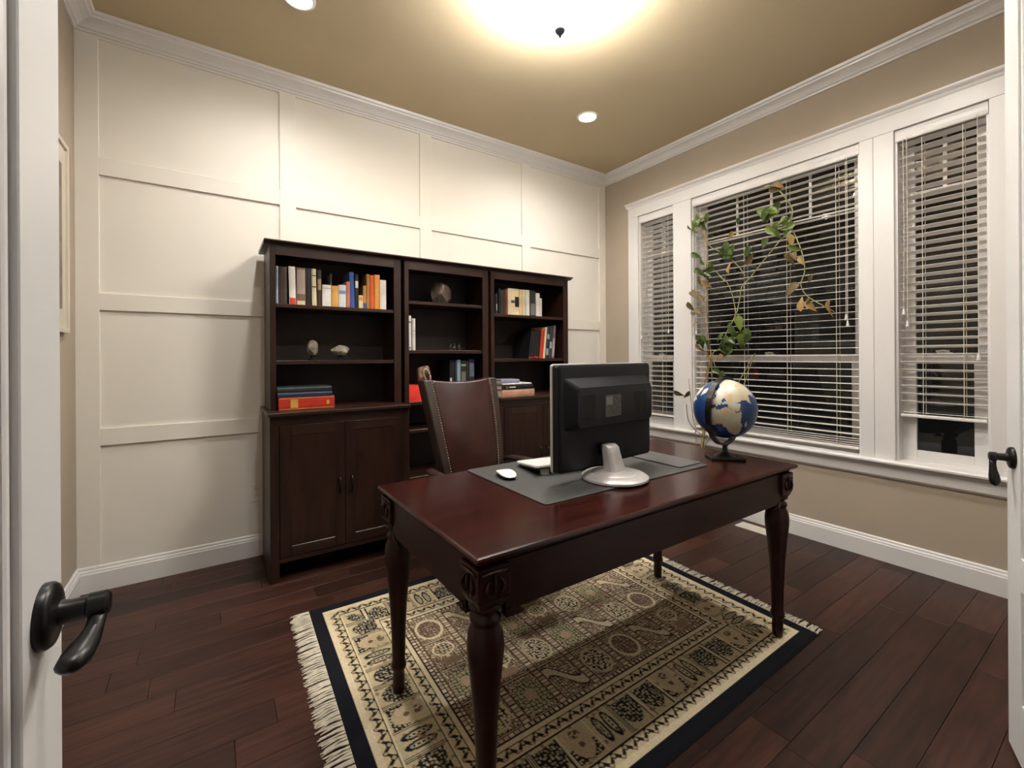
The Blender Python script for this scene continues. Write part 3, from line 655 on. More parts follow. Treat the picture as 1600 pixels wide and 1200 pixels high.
    put(m & (kf == 4) & (np.hypot(px / .75, py / .8) < 1) & (e2 > .16), OL * .9); put(m & (kf == 4) & (np.hypot(px / .75, py / .8) < 1) & (e2 <= .16), DB); put(m & (kf == 4) & (np.hypot(px, py) < .28), PK)
    put(m & (np.abs(py) > .93), DB); put(m & (np.abs(py) > .955), TN)
    ch = m & ((cx_ < .115) | (cx_ > .885)); put(ch, DB); off = np.where(cx_ < .5, cx_, cx_ - 1)
    bd = ch & (np.abs(off) < .072) & (np.mod(fy / .0185, 1) > .25); put(bd, CR * .88); put(bd & (np.mod(fy / .037, 1) > .5), PK)
    put(ch & (np.abs(np.abs(off) - .095) < .012), BR)
    put(d < .082, CR); put((d > .066) & (d < .0685), TN * .7)
    put(d < .058, K)
    wob = (.88 + .24 * hash2(np.floor(x / .004), np.floor(y / .004)))[:, None]
    return col * wob
rug = thing('persian_rug', 'cream and black patterned rug with fringed ends under the desk', 'rug', (0, 0, 0))
nu, nv = 540, 430
uu, vv = np.meshgrid(np.linspace(0, 1, nu), np.linspace(0, 1, nv)); uu = uu.ravel(); vv = vv.ravel()
X, Y = rug_pt(uu, vv); Z = np.full(X.shape, .010)
edge_ = np.minimum(np.minimum(uu, 1 - uu) * RL, np.minimum(vv, 1 - vv) * RW); Z[edge_ < .004] = .003
me = bpy.data.meshes.new('pile')
idx = np.arange(nu * nv).reshape(nv, nu); F = np.stack([idx[:-1, :-1], idx[1:, :-1], idx[1:, 1:], idx[:-1, 1:]], -1).reshape(-1, 4)
me.vertices.add(nu * nv); me.vertices.foreach_set('co', np.stack([X, Y, Z], 1).astype(np.float32).ravel())
me.loops.add(F.size); me.loops.foreach_set('vertex_index', F.astype(np.int32).ravel())
me.polygons.add(len(F)); me.polygons.foreach_set('loop_start', np.arange(0, F.size, 4, dtype=np.int32)); me.polygons.foreach_set('loop_total', np.full(len(F), 4, dtype=np.int32)); me.update(calc_edges=True)
ca = me.color_attributes.new('Col', 'FLOAT_COLOR', 'POINT')
cc = np.ones((nu * nv, 4), np.float32); cc[:, :3] = rug_colours(uu * RL, vv * RW); ca.data.foreach_set('color', cc.ravel())
me.materials.append(vcol_mat('rug_pile', .95, .25))
o = bpy.data.objects.new('pile', me); C.objects.link(o); o.parent = rug
rb = MB(); rb.add([(*rc[0], .0), (*rc[1], .0), (*rc[2], .0), (*rc[3], .0), (*rc[0], .003), (*rc[1], .003), (*rc[2], .003), (*rc[3], .003)], [(0, 1, 2, 3), (4, 5, 1, 0), (5, 6, 2, 1), (6, 7, 3, 2), (7, 4, 0, 3)])
rb.build('backing', M_SUB, rug)
for u0, sg, ln in ((0.0, -1, .078), (1.0, 1, .062)):
    mb = MB(); n = 118
    for k in range(n):
        v = (k + .5) / n + random.uniform(-.002, .002); x, y = rug_pt(u0, v); sway = random.uniform(-.010, .010)
        for q in range(3):
            y2 = y + (q - 1) * .0035; l = ln * random.uniform(.82, 1.08); s2 = sway + random.uniform(-.006, .006)
            mb.tube([(x - sg * .004, y2, .006), (x + sg * l * .3, y + s2 * .3 + (q - 1) * .0012, .0075), (x + sg * l * .65, y + s2 * .8 + (q - 1) * .003, .005), (x + sg * l, y + s2 + (q - 1) * .0055, .0025)], [.0024, .0030, .0030, .0016], 5)
    f = mb.build('fringe', M_FRINGE, rug); f['kind'] = 'stuff'

# ------------------------------------------------------------------ desk
DT = .757
desk = thing('writing_desk', 'dark cherry wood desk with turned legs standing on the rug', 'desk', (-2.013, -1.925, .0))
ox, oy = 2.013, 1.925
def dbox(x0, x1, y0, y1, z0, z1): return MB().box(x0 + ox, x1 + ox, y0 + oy, y1 + oy, z0, z1)
TX0, TX1, TY0, TY1 = -2.820, -1.206, -2.296, -1.544
top = MB(); lay = [(0.0, DT), (.006, DT - .002), (.009, DT - .007), (.009, DT - .012), (.003, DT - .020), (-.006, DT - .026), (-.012, DT - .030)]
n4 = []
for off, z in [(-.004, DT)] + lay:
    off2 = off - .009
    n4.append([(TX0 - off2 + ox, TY0 - off2 + oy, z), (TX1 + off2 + ox, TY0 - off2 + oy, z), (TX1 + off2 + ox, TY1 + off2 + oy, z), (TX0 - off2 + ox, TY1 + off2 + oy, z)])
v = [p for r in n4 for p in r]; f = [(0, 1, 2, 3), tuple(reversed(range(len(v) - 4, len(v))))]
for i in range(len(n4) - 1):
    for k in range(4): f.append((i * 4 + k, i * 4 + (k + 1) % 4, (i + 1) * 4 + (k + 1) % 4, (i + 1) * 4 + k))
top.add(v, f).build('desk_top', M_DESK, desk)
LX0, LX1, LY0, LY1 = -2.768, -1.290, -2.246, -1.618
legs = [(LX0, LY0), (LX1, LY0), (LX0, LY1), (LX1, LY1)]
mbl = MB().lathe([(.018, .0112), (.021, .017), (.022, .060), (.020, .085), (.0215, .092), (.027, .100), (.028, .112), (.025, .120), (.0235, .130), (.0255, .22), (.031, .34), (.040, .44), (.0465, .500), (.0475, .525), (.044, .553), (.036, .572), (.034, .578), (.039, .582), (.040, .590), (.036, .596), (.030, .600), (.029, .606), (.033, .610), (.042, .616), (.043, .622), (.038, .628)], 28)
leg_me = mbl.mesh('leg', M_DESKD, True)
for x, y in legs:
    lo = inst('leg', leg_me, desk, (x + ox, y + oy, 0))
    b = MB().frustum(0, 0, .620, .034, .034, .650, .047, .047); b.frustum(0, 0, .650, .047, .047, .727, .047, .047)
    b.build('leg_block', M_DESKD, lo, bevel=.004)
    for sx, sy in ((-1, 0), (1, 0), (0, -1), (0, 1)):      # carved acanthus leaves on each face
        out = (sx < 0 and x == LX0) or (sx > 0 and x == LX1) or (sy < 0 and y == LY0) or (sy > 0 and y == LY1)
        if not out: continue
        cv = MB()
        for a in (-1, 0, 1):
            hh = .060 if a == 0 else .046; pts = []
            for k in range(6):
                q = k / 5; pts.append((a * (.014 + .012 * math.sin(q * PI)), -(.047 + .0035 * math.sin(q * PI)), .655 + hh * q))
            cv.tube(pts, [.002, .006, .0075, .0065, .005, .0015], 6, .6)
        cv.tube([(-.036, -.0475, .713), (0, -.051, .716), (.036, -.0475, .713)], .004, 6)
        ang = math.atan2(sy, sx) + PI / 2
        cv.xf(Matrix.Rotation(ang, 4, 'Z')); cv.build('carving', M_DESKD, lo, smooth=True)
AZ = .602
for nm, args in (('front_apron', (LX0 + .04, LX1 - .04, LY0 - .034, LY0 - .012)), ('back_apron', (LX0 + .04, LX1 - .04, LY1 + .012, LY1 + .034)), ('side_apron', (LX0 - .034, LX0 - .012, LY0 + .04, LY1 - .04)), ('side_apron', (LX1 + .012, LX1 + .034, LY0 + .04, LY1 - .04))):
    ap_ = dbox(*args, AZ, .728).build(nm, M_DESKD, desk)
def bracket(px, py, ax, sg):   # curved knee bracket with volute next to a leg
    pr_ = [(0, .603), (.0, .636), (.020, .624), (.036, .612), (.060, .6035)]
    mb = MB()
    if ax == 'x': mb.prism([(px + ox + sg * (q[0] + .040), q[1] - .018) for q in pr_], 'y', py + oy - .012, py + oy + .012)
    else: mb.prism([(py + oy + sg * (q[0] + .040), q[1] - .018) for q in pr_], 'x', px + ox - .012, px + ox + .012)
    s0 = len(mb.v); mb.lathe([(.013, -.015), (.013, .015)], 14)
    R_ = Matrix.Rotation(PI / 2, 4, 'X' if ax == 'x' else 'Y')
    c = (px + ox + sg * .058, py + oy, .598) if ax == 'x' else (px + ox, py + oy + sg * .058, .598)
    mb.xf(Matrix.Translation(c) @ R_, s0); mb.build('knee_bracket', M_DESKD, desk, bevel=.002)
for x, y in legs:
    bracket(x, y + (-.023 if y == LY0 else .023), 'x', 1 if x == LX0 else -1); bracket(x + (-.023 if x == LX0 else .023), y, 'y', 1 if y == LY0 else -1)

# ------------------------------------------------------------------ things on the desk
pad = thing('desk_pad', 'large grey leather desk pad lying on the desk top', 'desk pad', (-2.45, -2.088, DT))
mb = MB()
def rrect(x0, x1, y0, y1, r, n=5):
    pts = []
    for cx, cy, a0 in ((x1 - r, y1 - r, 0), (x0 + r, y1 - r, 90), (x0 + r, y0 + r, 180), (x1 - r, y0 + r, 270)):
        for k in range(n + 1):
            a = math.radians(a0 + 90 * k / n); pts.append((cx + r * math.cos(a), cy + r * math.sin(a)))
    return pts
MB().prism(rrect(0, .900, 0, .535, .018), 'z', 0, .004).build('pad_sheet', M_PAD, pad, bevel=.0012, seg=1)
MB().prism(rrect(.748, .905, .034, .528, .014), 'z', .0042, .0095).build('side_flap', M_PADL, pad, bevel=.0015, seg=1)
ZP = DT + .0045
# mouse
ms = thing('computer_mouse', 'white rounded computer mouse on the grey desk pad', 'mouse', (-2.372, -1.740, ZP), math.radians(-12))
def mshape(u, v):
    a = 2 * PI * u; c, s_ = math.cos(a), math.sin(a); e = abs(c) ** .8 * (1 if c > 0 else -1); g = abs(s_) ** .8 * (1 if s_ > 0 else -1)
    r = math.sin(v * PI / 2) ** .7; x = .033 * e * r; y = .062 * g * r
    z = .013 + .013 * (1 - (y / .064) ** 2) * (.35 + .65 * math.cos(v * PI / 2) ** .5) - .002 * v
    return (x, y, z)
MB().grid(mshape, 32, 10, True).build('shell', M_WPLAST, ms, smooth=True)
MB().lathe([(.6, 0), (.94, .003), (.97, .0125), (0, .0125)], 28).xf(Matrix.Diagonal((.0325, .061, 1, 1))).build('underside', M_BLACKP, ms, smooth='auto')
# keyboard
kb = thing('keyboard', 'white keyboard with black underside raised on feet behind the monitor', 'keyboard', (-2.045, -1.751, ZP), math.radians(-9.8))
R_ = Matrix.Translation((0, 0, .0125)) @ Matrix.Rotation(math.radians(-6.5), 4, 'X')
mb = MB(); mb.prism(rrect(-.215, .215, -.098, .098, .014), 'z', .008, .019); mb.xf(R_); mb.build('case', M_WPLAST, kb, bevel=.003)
mb = MB(); mb.prism(rrect(-.208, .208, -.086, .092, .012), 'z', .000, .008); mb.xf(R_); mb.build('underside', M_BLACKG, kb)
mb = MB(); mb.prism(rrect(-.200, .200, -.078, .088, .008), 'z', .019, .0205); mb.xf(R_); mb.build('key_plate', M_WPLAST, kb, bevel=.001)
for sx in (-.17, .17): MB().box(sx - .016, sx + .016, -.088, -.072, 0.0, .022).build('foot', mat('grey_plastic', (.35, .35, .30), .5, var=.05), kb)
# monitor
mn = thing('computer_monitor', 'black computer monitor on a silver round stand turned toward the chair', 'monitor', (-2.040, -2.002, ZP), math.radians(5.2))
zc = 1.004 - ZP
def mrect(hw, hh, y, r, zoff=0, n=4): return [(px_ + .038, y, pz_ + zc + zoff) for px_, pz_ in rrect(-hw, hw, -hh, hh, r, n)]
def loft(mb, rings):
    n = len(rings[0]); v = [p for r in rings for p in r]; f = [tuple(range(n)), tuple(reversed(range((len(rings) - 1) * n, len(rings) * n)))]
    for i in range(len(rings) - 1):
        for k in range(n): f.append((i * n + k, i * n + (k + 1) % n, (i + 1) * n + (k + 1) % n, (i + 1) * n + k))
    return mb.add(v, f)
loft(MB(), [mrect(.289, .200, .098, .010), mrect(.291, .202, .094, .012), mrect(.291, .202, .087, .012), mrect(.289, .200, .085, .012)]).build('bezel', M_SILVER, mn, smooth='auto')
loft(MB(), [mrect(.289, .200, .0865, .012), mrect(.287, .198, .060, .014), mrect(.279, .190, .054, .016)]).build('back_shell', M_BLACKP, mn, smooth='auto')
loft(MB(), [mrect(.262, .098, .056, .014, .052), mrect(.248, .088, .034, .020, .046), mrect(.232, .074, .012, .022, .040)]).build('back_housing', M_BLACKP, mn, smooth='auto')
loft(MB(), [mrect(.273, .186, .0985, .004), mrect(.273, .186, .0992, .004)]).build('screen', M_BLACKG, mn)
MB().box(-.040, .058, .0105, .0125, zc - .004, zc + .080).build('rating_label', mat('sticker_grey', (.085, .078, .075), .5, var=.6, scale=90), mn)
MB().box(-.034, .002, .0098, .0108, zc + .044, zc + .074).build('rating_mark', mat('sticker_pale', (.26, .25, .23), .5, var=.5, scale=200), mn)
for sx in (-1, 1):
    mb = MB()
    for k in range(9): mb.box(sx * .125 + k * sx * .010 + .026, sx * .125 + k * sx * .010 + .030, .0112, .0125, zc - .005, zc + .085)
    mb.build('vent_grille', M_BLACKG, mn)
base = MB(); base.lathe([(0, 0), (.122, 0), (.128, .004), (.127, .011), (.116, .019), (.094, .025), (.090, .024), (.086, .027), (.055, .032), (0, .034)], 48); base.build('stand_base', M_SILVER, mn, smooth='auto')
nk = MB(); rings = []
for q, (yy, zz, hw, dp) in enumerate(((.000, .026, .044, .036), (.002, .038, .040, .030), (.008, .064, .038, .027), (.016, .094, .036, .026), (.022, .118, .034, .026), (.028, .128, .031, .020))):
    rings.append([(a, b + yy, zz) for a, b in rrect(-hw, hw, -dp, dp, min(dp * .9, .018))])
loft(nk, rings); nk.build('stand_neck', M_SILVER, mn, smooth='auto')
MB().box(-.026, .026, .03, .062, .085, .120).build('tilt_hinge', M_BLACKP, mn, bevel=.004)

# globe
GX, GY, GR_ = -1.360, -2.052, .136
gz = .988 - DT
gl = thing('desk_globe', 'cream and blue world globe on a dark stand at the desk edge', 'globe', (GX, GY, DT), 0)
vdir = Vector((-3.3288 - GX, -3.1995 - GY, 0)).normalized(); vang = math.atan2(vdir.y, vdir.x)
MB().prism(rrect(-.076, .076, -.056, .056, .012), 'z', 0, .012).xf(Matrix.Rotation(vang + PI / 2 + .35, 4, 'Z')).build('base', M_BRONZE, gl, bevel=.004)
MB().lathe([(.046, .011), (.040, .018), (.022, .026), (.012, .036), (.010, .056), (.015, .062), (.012, gz - .075 * GR_ - 1.12 * GR_), (0, gz - .075 * GR_ - 1.12 * GR_)], 20).build('stem', M_BRONZE, gl, smooth='auto')
ra = vang - math.radians(26); rz_ = gz - .075 * GR_; rg = MB(); n = 56; vv_ = []; ff = []
for k in range(n):
    a = 2 * PI * k / n
    for rr_, w_ in ((1.105, -.012), (1.105, .012), (1.165, .012), (1.165, -.012)):
        h_ = GR_ * rr_ * math.cos(a); vv_.append((h_ * math.cos(ra) - w_ * math.sin(ra), h_ * math.sin(ra) + w_ * math.cos(ra), rz_ + GR_ * rr_ * math.sin(a)))
for k in range(n):
    for j in range(4): ff.append((k * 4 + j, k * 4 + (j + 1) % 4, ((k + 1) % n) * 4 + (j + 1) % 4, ((k + 1) % n) * 4 + j))
rg.add(vv_, ff).build('meridian_ring', M_BRONZE, gl)
MB().lathe([(.004, 0.99 * GR_), (.008, 1.08 * GR_), (.010, 1.12 * GR_), (.005, 1.15 * GR_), (0, 1.155 * GR_)], 12, (0, 0, gz)).build('pole_knob', M_BRONZE, gl, smooth=True)
LAND = [[(-17, 15), (-16, 21), (-13, 27), (-9, 32), (-6, 36), (3, 37), (10, 37), (11, 33), (20, 31), (25, 32), (32, 31), (35, 27), (39, 20), (43, 12), (51, 12), (48, 5), (42, -2), (39, -8), (40, -15), (35, -22), (32, -28), (27, -34), (19, -34), (15, -27), (12, -17), (13, -8), (9, 0), (9, 4), (3, 6), (-5, 5), (-9, 5), (-13, 9)],
 [(44, -25), (47, -25), (50, -15), (49, -12), (44, -17)],
 [(-9, 37), (-9, 43), (-2, 43.5), (-1, 46), (-4, 48), (2, 51), (8, 54), (9, 57), (12, 54), (20, 55), (24, 59), (30, 60), (22, 60.5), (21, 63), (25, 66), (18, 62), (17, 57), (13, 56), (10, 59), (6, 58), (5, 62), (14, 68), (25, 71), (41, 67), (40, 64), (45, 68), (60, 69), (70, 73), (100, 77), (140, 73), (178, 68), (165, 60), (156, 52), (160, 61), (140, 54), (130, 43), (127, 36), (121, 40), (122, 31), (110, 21), (106, 10), (100, 13), (104, 2), (98, 8), (94, 17), (89, 22), (80, 14), (77, 8), (73, 20), (67, 25), (57, 26), (50, 30), (56, 24), (59, 22), (52, 16), (44, 13), (39, 21), (35, 28), (36, 36), (28, 37), (27, 41), (40, 41), (38, 47), (31, 46), (28, 42), (23, 38), (20, 40), (13, 45), (18, 40), (15, 38), (10, 44), (3, 43), (0, 39), (-5, 36)],
 [(-5, 50), (1, 51), (0, 53), (-2, 57), (-6, 58), (-4, 54)], [(-45, 60), (-55, 70), (-60, 76), (-30, 83), (-20, 75), (-22, 70), (-40, 65)],
 [(-168, 66), (-125, 70), (-95, 70), (-80, 73), (-65, 60), (-80, 52), (-56, 52), (-65, 45), (-75, 38), (-81, 26), (-90, 30), (-97, 25), (-88, 17), (-83, 9), (-105, 20), (-115, 31), (-124, 42), (-130, 55), (-152, 59)],
 [(-80, -5), (-77, 8), (-62, 10), (-50, 0), (-35, -7), (-40, -22), (-55, -34), (-68, -54), (-73, -45), (-70, -18)], [(114, -22), (130, -12), (142, -11), (153, -27), (147, -38), (131, -32), (115, -34)], [(-180, -72), (180, -72), (180, -91), (-180, -91)]]
nu, nv = 540, 270
lon = np.linspace(-180, 180, nu, endpoint=False); lat = np.linspace(-90, 90, nv); LO, LA = np.meshgrid(lon, lat); LO = LO.ravel(); LA = LA.ravel()
jl = LO + .7 * np.sin(LA * .9 + LO * .35); ja = LA + .6 * np.sin(LO * .8 - LA * .4)
land = np.zeros(LO.shape, bool)
for pg in LAND:
    c_ = np.zeros(LO.shape, bool)
    for i in range(len(pg)):
        x1, y1 = pg[i]; x2, y2 = pg[i - 1]
        if y1 == y2: continue
        c_ ^= ((y1 > ja) != (y2 > ja)) & (jl < (x2 - x1) * (ja - y1) / (y2 - y1) + x1)
    land |= c_
cl = np.where(land[:, None], np.array((.50, .43, .30)), np.array((.006, .034, .125)))
nz_ = np.sin(LO * .13 + 1.3) * np.sin(LA * .17 + .4) + .4 * np.sin(LO * .31) * np.sin(LA * .37)
cl[land] = (np.array((.50, .43, .30)) + np.clip(nz_[land], -1, 1)[:, None] * np.array((.03, -.06, -.09)))
cl[land & (LA > 48)] = (.56, .52, .42)
la, lo_ = np.radians(LA), np.radians(LO)
pts = np.stack([np.cos(la) * np.cos(lo_), np.cos(la) * np.sin(lo_), np.sin(la)], 1) * GR_
idx = np.arange(nu * nv).reshape(nv, nu); nx = np.roll(idx, -1, 1)
F = np.stack([idx[:-1], nx[:-1], nx[1:], idx[1:]], -1).reshape(-1, 4)
me = bpy.data.meshes.new('sphere'); me.from_pydata(pts.tolist(), [], F.tolist()); me.polygons.foreach_set('use_smooth', [True] * len(me.polygons))
ca = me.color_attributes.new('Col', 'FLOAT_COLOR', 'POINT'); cc = np.ones((nu * nv, 4), np.float32); cc[:, :3] = cl; ca.data.foreach_set('color', cc.ravel())
me.materials.append(vcol_mat('globe_print', .32))
sp = bpy.data.objects.new('sphere', me); C.objects.link(sp); sp.parent = gl; sp.location = (0, 0, gz)
# centre of view: lat 16 N, lon 22 E; north pole leaning to the left as seen from the doorway
Rv = Matrix.Rotation(vang, 4, 'Z') @ Matrix.Rotation(math.radians(26), 4, 'X') @ Matrix.Rotation(math.radians(24), 4, 'Y') @ Matrix.Rotation(math.radians(-24), 4, 'Z')
sp.rotation_euler = Rv.to_euler()

# ------------------------------------------------------------------ chair
ch = thing('office_chair', 'high-backed brown leather office chair with nailhead trim behind the desk', 'chair', (-2.110, -1.05, 0), math.radians(3))
# local: -y faces the desk; back runs z .50 .. 1.13
def backpt(s, t, dep):     # s -1..1 across, t 0..1 up, dep = 0 front surface
    z = .50 + .605 * t + .010 * t * s * s - .014 * t * (1 - s * s); hw = .172 + .062 * t + .006 * math.sin(t * PI)
    yb = .00 + .165 * t ** 1.25
    bulge = .028 * (1 - s * s) * (.4 + .6 * math.sin(t * PI)) - .022 * (1 - abs(s)) * 0
    return (s * hw, yb + dep - bulge + .012 * abs(s) ** 3, z)
mb = MB(); nu_, nv_ = 15, 17
mb.grid(lambda u, v: backpt((u * 2 - 1) * .82, v, 0), nu_, nv_); off0 = len(mb.v); mb.grid(lambda u, v: backpt((u * 2 - 1) * .82, v, .060), nu_, nv_)
f = []
for i in range(nu_ - 1):
    f.append((i, i + 1, off0 + i + 1, off0 + i)); a = (nv_ - 1) * nu_; f.append((a + i, a + i + 1, off0 + a + i + 1, off0 + a + i))
for j in range(nv_ - 1):
    f.append((j * nu_, (j + 1) * nu_, off0 + (j + 1) * nu_, off0 + j * nu_)); f.append((j * nu_ + nu_ - 1, (j + 1) * nu_ + nu_ - 1, off0 + (j + 1) * nu_ + nu_ - 1, off0 + j * nu_ + nu_ - 1))
mb.f += f; mb.build('back_cushion', M_LEATHER, ch, smooth='auto', bevel=.010, seg=3)
for s in (-1, 1):
    mb = MB(); rings = []
    for k in range(13):
        t = k / 12; a = backpt(s * .80, t, -.004); b = backpt(s * 1.04, t, -.018); zz = a[2]
        d2 = .072
        rings.append([(a[0], a[1], zz), (b[0], b[1], zz), (b[0] + s * .004, b[1] + .03, zz), (b[0], b[1] + d2 + .02, zz), (a[0], a[1] + d2, zz)])
    loft(mb, rings); mb.build('side_roll', M_LEATHD, ch, smooth='auto', bevel=.006, seg=2)
    nl = MB()
    for k in range(42):
        t = .03 + .96 * k / 41; p = backpt(s * .84, t, -.0068)
        q0 = len(nl.v); nl.lathe([(0, .0028), (.0024, .0020), (.0034, 0)], 6, caps=False); nl.xf(Matrix.Translation(p) @ Matrix.Rotation(PI / 2, 4, 'X'), q0)
    o = nl.build('nailheads', M_BRASS, ch, smooth=True); o['kind'] = 'stuff'
mb = MB(); loft(mb, [[(a, b, z_) for a, b in rrect(-h_, h_, -.46 + (.25 - h_), .02, .05)] for h_, z_ in ((.232, .405), (.250, .425), (.252, .465), (.240, .492), (.205, .505))]); mb.build('seat_cushion', M_LEATHER, ch, smooth='auto')
MB().box(-.20, .20, -.42, .0, .375, .405).build('seat_frame', M_DESKD, ch, bevel=.006)
for s in (-1, 1):
    a = MB().tube([(s * .235, .10, .620), (s * .268, .03, .632), (s * .282, -.06, .634), (s * .285, -.16, .632), (s * .282, -.235, .624), (s * .280, -.262, .610)], [.020, .026, .030, .031, .027, .014], 12, .62)
    a.build('armrest', M_LEATHD, ch, smooth=True)
    MB().tube([(s * .280, -.225, .602), (s * .286, -.200, .56), (s * .275, -.16, .50), (s * .245, -.14, .40), (s * .19, -.14, .388)], [.017, .017, .018, .018, .014], 10).build('arm_support', M_DESKD, ch, smooth=True)
MB().lathe([(.028, .10), (.028, .20), (.020, .205), (.020, .33), (.055, .345), (.07, .375), (0, .375)], 18, (0, -.1, 0)).build('gas_column', M_BLACKP, ch, smooth='auto')
for k in range(5):
    a = 2 * PI * k / 5 + math.radians(15); c, s_ = math.cos(a), math.sin(a)
    l = MB().tube([(0, -.1, .125), (.10 * c, -.1 + .10 * s_, .120), (.15 * c, -.1 + .15 * s_, .105), (.20 * c, -.1 + .20 * s_, .085)], [.030, .026, .020, .014], 8, .8).build('base_leg', M_DESKD, ch, smooth=True)
    w = MB(); w.lathe([(.012, -.016), (.026, -.014), (.026, .014), (.012, .016)], 16); w.xf(Matrix.Translation((.20 * c, -.1 + .20 * s_, .0365)) @ Matrix.Rotation(a + .6, 4, 'Z') @ Matrix.Rotation(PI / 2, 4, 'X')); w.tube([(.20 * c, -.1 + .20 * s_, .055), (.20 * c, -.1 + .20 * s_, .085)], .009, 8)
    w.build('caster', M_BLACKP, l, smooth='auto')

# ------------------------------------------------------------------ vine
pl = thing('trailing_vine', 'leggy green and yellow vine climbing in front of the middle window', 'plant', (-.20, -1.13, 0))
PX, PY = .20, 1.13
MB().lathe([(.085, 0), (.10, .005), (.125, .22), (.128, .225), (.138, .228), (.138, .268), (.126, .268), (.122, .235), (0, .235)], 28).build('pot', M_POT, pl, smooth='auto')
MB().lathe([(.121, .236), (.119, .248), (.06, .254), (0, .252)], 20, caps=False).build('soil', M_SOIL, pl, smooth=True)
def smooth_path(pts, k=4):
    P_ = [Vector(p) for p in pts]; out = []
    for i in range(len(P_) - 1):
        p0, p1, p2, p3 = P_[max(i - 1, 0)], P_[i], P_[i + 1], P_[min(i + 2, len(P_) - 1)]
        for j in range(k):
            t = j / k; out.append(.5 * ((2 * p1) + (p2 - p0) * t + (2 * p0 - 5 * p1 + 4 * p2 - p3) * t * t + (3 * p1 - p0 - 3 * p2 + p3) * t ** 3))
    out.append(P_[-1]); return out
def stem(yz, m, r, x=-.062, root=False, xs=None):
    pts = [(x + .008 * math.sin(i * 1.7) if xs is None else xs[i], p[0], p[1]) for i, p in enumerate(yz)]
    if root: pts = [(-.19, -1.13, .245), (-.14, -1.135, .45)] + pts
    pts = smooth_path(pts); pts = [(p[0] + PX, p[1] + PY, p[2]) for p in pts]
    MB().tube(pts, [1.45 * r * (1 - .45 * i / len(pts)) for i in range(len(pts))], 6).build('stem', m, pl, smooth=True)
stem([(-1.142, .701), (-1.160, .907), (-1.155, 1.060), (-1.189, 1.238), (-1.157, 1.391), (-1.148, 1.673), (-1.155, 1.927), (-1.162, 2.079), (-1.118, 2.242), (-1.073, 2.315)], M_STEMO, .0050, root=True)
stem([(-1.150, .720), (-1.185, .95), (-1.195, 1.233), (-1.259, 1.288), (-1.311, 1.409), (-1.387, 1.551), (-1.422, 1.667), (-1.437, 1.746), (-1.494, 1.809), (-1.599, 1.921), (-1.686, 2.008), (-1.757, 2.089), (-1.772, 2.160)], M_STEM, .0040, root=True)
stem([(-1.387, 1.541), (-1.368, 1.649), (-1.339, 1.760), (-1.30, 1.83)], M_STEM, .0030)
stem([(-1.600, 2.445), (-1.646, 2.432), (-1.701, 2.378), (-1.750, 2.301), (-1.782, 2.222), (-1.769, 2.129), (-1.809, 2.025), (-1.843, 1.918), (-1.854, 1.801), (-1.831, 1.706), (-1.873, 1.628), (-1.940, 1.570), (-2.022, 1.509)], M_STEM, .0036)
stem([(-1.074, 2.409), (-1.13, 2.22), (-1.184, 2.100), (-1.289, 2.028), (-1.390, 1.926), (-1.461, 1.819)], M_STEM, .0032)
stem([(-1.236, 1.889), (-1.278, 1.832), (-1.329, 1.790)], M_STEM, .0028)
stem([(-1.189, 1.233), (-1.221, 1.138), (-1.273, 1.074)], M_STEM, .0030)
stem([(-1.505, 1.213), (-1.472, 1.118), (-1.447, 1.023), (-1.36, .86), (-1.20, .70)], M_STEM, .0028, root=True)
stem([(-1.083, .45), (-1.075, .594), (-1.046, .799), (-1.024, 1.047)], M_STEMO, .0030, x=-.11, root=True)
stem([(-1.141, .50), (-1.141, .595), (-1.074, .636), (-1.016, .718), (-.993, .836)], M_LEAFB, .0034, x=-.11, root=True)
stem([(-1.120, .43), (-1.141, .554), (-1.137, .807)], M_STEM, .0026, x=-.11, root=True)
stem([(-1.100, .40), (-1.125, .676), (-1.149, 1.011), (-1.194, 1.213)], M_STEMO, .0030, x=-.09, root=True)
def leaf_mesh(m, seed):
    rs = random.Random(seed); n = 10; v = []; f = []; curl = rs.uniform(.3, 1.1); w = rs.uniform(.20, .28)
    for i in range(n):
        t = i / (n - 1); hw = w * (math.sin(PI * t ** .75) ** .8) * (1.12 - .5 * t) if 0 < i < n - 1 else .010
        z = -curl * .35 * t * t
        v += [(-hw, t, z + .55 * hw), (0, t, z), (hw, t, z + .55 * hw)]
    for i in range(n - 1):
        for k in (0, 1): f.append((i * 3 + k, i * 3 + k + 1, i * 3 + k + 4, i * 3 + k + 3))
    mb = MB().add(v, f); return mb.mesh('leaf', m, True)
lm = {k: [leaf_mesh(m, s) for s in range(4)] for k, m in (('g', M_LEAFG), ('d', M_LEAFD), ('y', M_LEAFY), ('b', M_LEAFB))}
